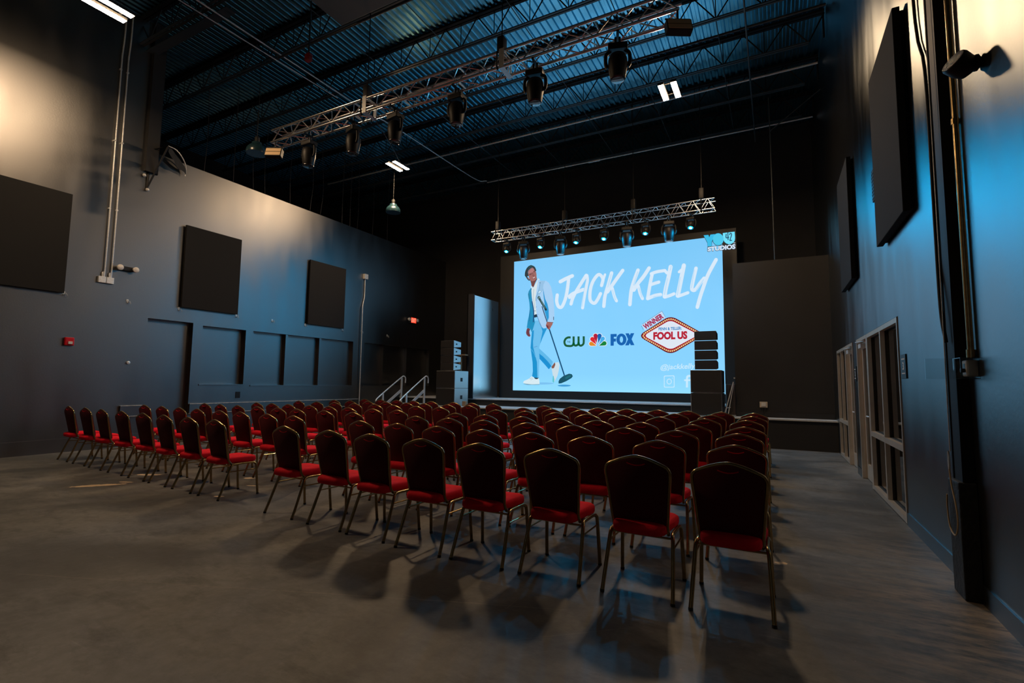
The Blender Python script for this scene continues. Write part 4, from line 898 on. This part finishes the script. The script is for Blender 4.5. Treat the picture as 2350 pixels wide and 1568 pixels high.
# stage stairs with two aluminium handrails
t = thing('stage_stairs', 'black portable stairs with bright aluminium handrails leading up to the stage ledge', 'stairs', (-10.45, 12.0, 0))
m = MB()
for i in range(3): m.box(-.42, .42, .05+.30*i, .05+.30*(i+1), .17*(i+1)-.03, .17*(i+1)); m.box(-.42, .42, .05+.30*i+.27, .05+.30*(i+1), .17*(i+1), .17*(i+2)-.03)
m.build('treads', M_JOIST, t)
for s in (-1, 1): MB().prism([(0.0, 0.005), (.12, 0.005), (.955, .50), (.955, .62), (.85, .60)], lambda a_, b_, t_: (t_, a_, b_), s*.425, s*.455).build('stringer', M_RAIL, t)
for s in (-1, 1):
    x = s*.47
    r = MB().tube(smooth_path([(x, -.26, .70), (x, -.30, .84), (x, -.20, .94), (x, .30, 1.25), (x, .86, 1.58), (x, .98, 1.62), (x, 1.06, 1.56), (x, 1.06, 1.40)], 4), .021, 8).build('handrail', M_RAIL, t)
    MB().bbox(x-.02, x+.02, -.03, .03, 0.003, 1.06, .004).build('post', M_RAIL, t)
    MB().bbox(x-.02, x+.02, .84, .90, 0.003, 1.56, .004).build('post', M_RAIL, t)
    MB().prism([(.06, .62), (.85, 1.10), (.85, 1.20), (.06, .72)], lambda a_, b_, t_: (t_, a_, b_), x-.01, x+.01).build('mid_rail', M_RAIL, t)

# folded stand leaning against the end of the stage side wall
t = thing('folded_stand', 'folded metal stand leaning between the right speaker stack and dark side wall', 'stand', (-1.0, 13.30, ZS))
MB().tube([(-.12, -.05, .016), (.10, .0, .84)], .014, 8).tube([(-.04, -.02, .014), (.105, .02, .80)], .012, 8).tube([(-.07, -.02, .20), (.02, .0, .22)], .010, 8).build('tubes', M_RAIL, t)
m = MB()
for i in range(6): m.tube(smooth_path([(.02+.012*i, .05, .75-.03*i), (-.02+.02*i, .03, .4), (.0+.015*i, .0, .03+.02*i)], 4), .008, 5)
m.build('coiled_cable', M_RUBBER, t)
t = thing('flight_case', 'small upright case with a bright edge behind the leaning folded stand', 'case', (-1.02, 14.05, ZT if False else ZS))
MB().bbox(-.10, .11, -.06, .12, .0, .78, .01).build('case_body', mat('brown_case', (.05, .035, .03), rough=.5), t); MB().box(-.112, -.101, -.07, -.05, .01, .79).build('edge_strip', M_RAIL, t)
tag(MB().bbox(-.905, -.872, 13.46, 13.49, 1.60, 1.63, .004).build('tape_mark', M_WHITE), 'tiny white tab on the edge of the dark side wall', 'tab')

# ------------------------------------------------------------------ banquet chairs
def chair():
    t = thing('banquet_chair', 'x', 'chair', (0, 0, 0), 0, 'red banquet chairs in rows')
    # seat cushion
    def rr(hw, y0, y1, r, n=5):
        o = []
        for cx, cy, a0 in ((hw-r, y1-r, 0), (-hw+r, y1-r, PI/2), (-hw+r, y0+r, PI), (hw-r, y0+r, 1.5*PI)):
            for i in range(n+1): a_ = a0+PI/2*i/n; o.append((cx+r*math.cos(a_), cy+r*math.sin(a_)))
        return o
    base = [(x*(1-.20*min(1, max(0, (.0-y)/.235))), y) for x, y in rr(.210, -.235, .225, .065)]; n = len(base); vs = []; fs = []
    lay = [(.408, .92), (.414, .975), (.428, 1.0), (.455, 1.0), (.470, .975), (.480, .91), (.486, .72), (.489, .35)]
    for z, k in lay: vs += [(x*k, .02+(y-.02)*k, z) for x, y in base]
    for i in range(len(lay)-1): fs += [(i*n+j, i*n+(j+1) % n, (i+1)*n+(j+1) % n, (i+1)*n+j) for j in range(n)]
    fs += [tuple(range(n))[::-1], tuple((len(lay)-1)*n+j for j in range(n))]
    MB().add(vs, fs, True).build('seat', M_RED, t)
    # backrest
    half = [(.176, .462), (.184, .53), (.195, .66), (.205, .76), (.209, .805), (.209, .828), (.204, .846), (.190, .859), (.160, .874), (.120, .891), (.076, .907), (.035, .918)]
    out = half + [(0, .924)] + [(-x, z) for x, z in half[::-1]]
    yb = lambda z: -.128-(z-.46)*.20
    n = len(out); vs = []; fs = []
    L = [(-.022, .965), (-.016, 1.0), (.006, 1.0), (.020, .97), (.028, .85), (.030, .5)]
    for d, k in L: vs += [(x*k, yb(z)+d, .69+(z-.69)*k) for x, z in out]
    for i in range(len(L)-1): fs += [(i*n+j, i*n+(j+1) % n, (i+1)*n+(j+1) % n, (i+1)*n+j) for j in range(n)]
    fs += [tuple(range(n))[::-1], tuple((len(L)-1)*n+j for j in range(n))]
    mi0 = MB().add(vs, fs, True)
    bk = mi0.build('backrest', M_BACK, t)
    # grip slot at the top of the back
    MB().tube([(x, yb(.885)-.0265, .873+3.4*x*x) for x in [(-.062+.124*i/10) for i in range(11)]], .0036, 6).build('hand_grip', M_RED, bk)
    # hooped frame round the back, continuing under the seat
    fr = [(x*1.03+.004*(1 if x > 0 else -1), yb(z)-.004, z+(.006 if z > .85 else 0)) for x, z in half]
    R = [(.150, .06, .396), (.165, .0, .391), (.180, -.075, .395), (.186, -.112, .425)] + fr
    path = R + [(0, yb(.93)-.004, .930)] + [(-x, y, z) for x, y, z in R[::-1]]
    MB().tube(smooth_path(path, 2), .0125, 8).build('back_frame', M_GOLD, t)
    for s in (-1, 1):
        MB().tube(smooth_path([(s*.206, .02, .400), (s*.207, -.06, .399), (s*.213, -.100, .385), (s*.218, -.120, .345), (s*.230, -.205, .12), (s*.235, -.25, .012)], 3), .0140, 8).tube([(s*.235, -.2485, .016), (s*.2355, -.252, 0.001)], .0155, 8, mi=1).build('leg', [M_GOLD, M_RUBBER], t)
        MB().tube(smooth_path([(s*.206, .02, .400), (s*.207, .15, .399), (s*.213, .190, .385), (s*.218, .204, .345), (s*.226, .222, .12), (s*.229, .232, .012)], 3), .0140, 8).tube([(s*.229, .2315, .016), (s*.2293, .233, 0.001)], .0155, 8, mi=1).build('leg', [M_GOLD, M_RUBBER], t)
        MB().tube([(s*.2195, -.135, .315), (s*.2195, .2065, .315)], .007, 6).build('side_stretcher', M_GOLD, t)
    MB().tube([(-.213, -.10, .378), (.213, -.10, .378)], .008, 6).build('cross_rail', M_GOLD, t)
    MB().tube([(-.213, .185, .385), (.213, .185, .385)], .008, 6).build('cross_rail', M_GOLD, t)
    return t
YR = [3.45, 4.48, 5.57, 6.52, 7.8, 8.87, 9.98]
XS = [[-0.28, -0.86, -1.5, -2.12, -2.7, -3.34, -3.92, -4.66, -6.08, -6.74, -7.41, -8.05, -8.77, -9.52, -10.19, -10.93],
      [-0.3, -0.92, -1.55, -2.14, -2.71, -3.33, -3.94, -4.58, -5.94, -6.57, -7.28, -7.88, -8.59, -9.21, -9.86, -10.56],
      [-0.34, -0.95, -1.51, -2.12, -2.73, -3.39, -3.98, -4.58, -5.92, -6.63, -7.37, -7.93, -8.58, -9.24, -9.88, -10.48],
      [-0.33, -0.92, -1.55, -2.14, -2.7, -3.3, -3.97, -4.54, -5.83, -6.45, -7.11, -7.67, -8.27, -8.97, -9.55, -10.12],
      [-0.37, -0.93, -1.57, -2.16, -2.73, -3.3, -3.9, -4.52, -5.86, -6.49, -7.13, -7.7, -8.35, -9.02, -9.68, -10.38],
      [-0.34, -0.95, -1.53, -2.1, -2.68, -3.25, -3.86, -4.5, -5.88, -6.47, -7.16, -7.71, -8.4, -9.03, -9.69, -10.32],
      [-0.35, -0.9, -1.49, -2.05, -2.65, -3.27, -3.86, -4.53, -5.91, -6.53, -7.11, -7.84, -8.46, -9.07, -9.69, -10.33]]
RN = ['nearest row', 'second row from camera', 'third row from camera', 'fourth row from camera', 'fifth row from camera', 'row second from stage', 'row nearest stage']
NR = ['right end', 'second from right', 'third from right', 'fourth from right', 'fourth from aisle', 'third from aisle', 'second from aisle', 'beside the aisle']
NL = ['beside the aisle', 'second from aisle', 'third from aisle', 'fourth from aisle', 'fourth from left', 'third from left', 'second from left', 'left end']
c0 = chair(); used = False
for r, (yr, xs) in enumerate(zip(YR, XS)):
    for k, x in enumerate(xs):
        blk = 'right' if k < 8 else 'left'
        lb = 'red banquet chair, %s block, %s, %s' % (blk, RN[r], (NR[k] if k < 8 else NL[k-8]))
        a_ = -.005 - .075*min(1, max(0, (-x-2.2)/2.5)) + random.uniform(-.02, .02)
        y = yr + .08*max(0, -x-2.7)
        # measured spot is the top of the backrest, 0.24 behind the seat centre
        loc = (x - .24*math.sin(a_), y + .24*math.cos(a_), 0)
        if not used: c0.location = loc; c0.rotation_euler = (0, 0, a_); c0['label'] = lb; used = True
        else: dup(c0, loc, a_, lb)
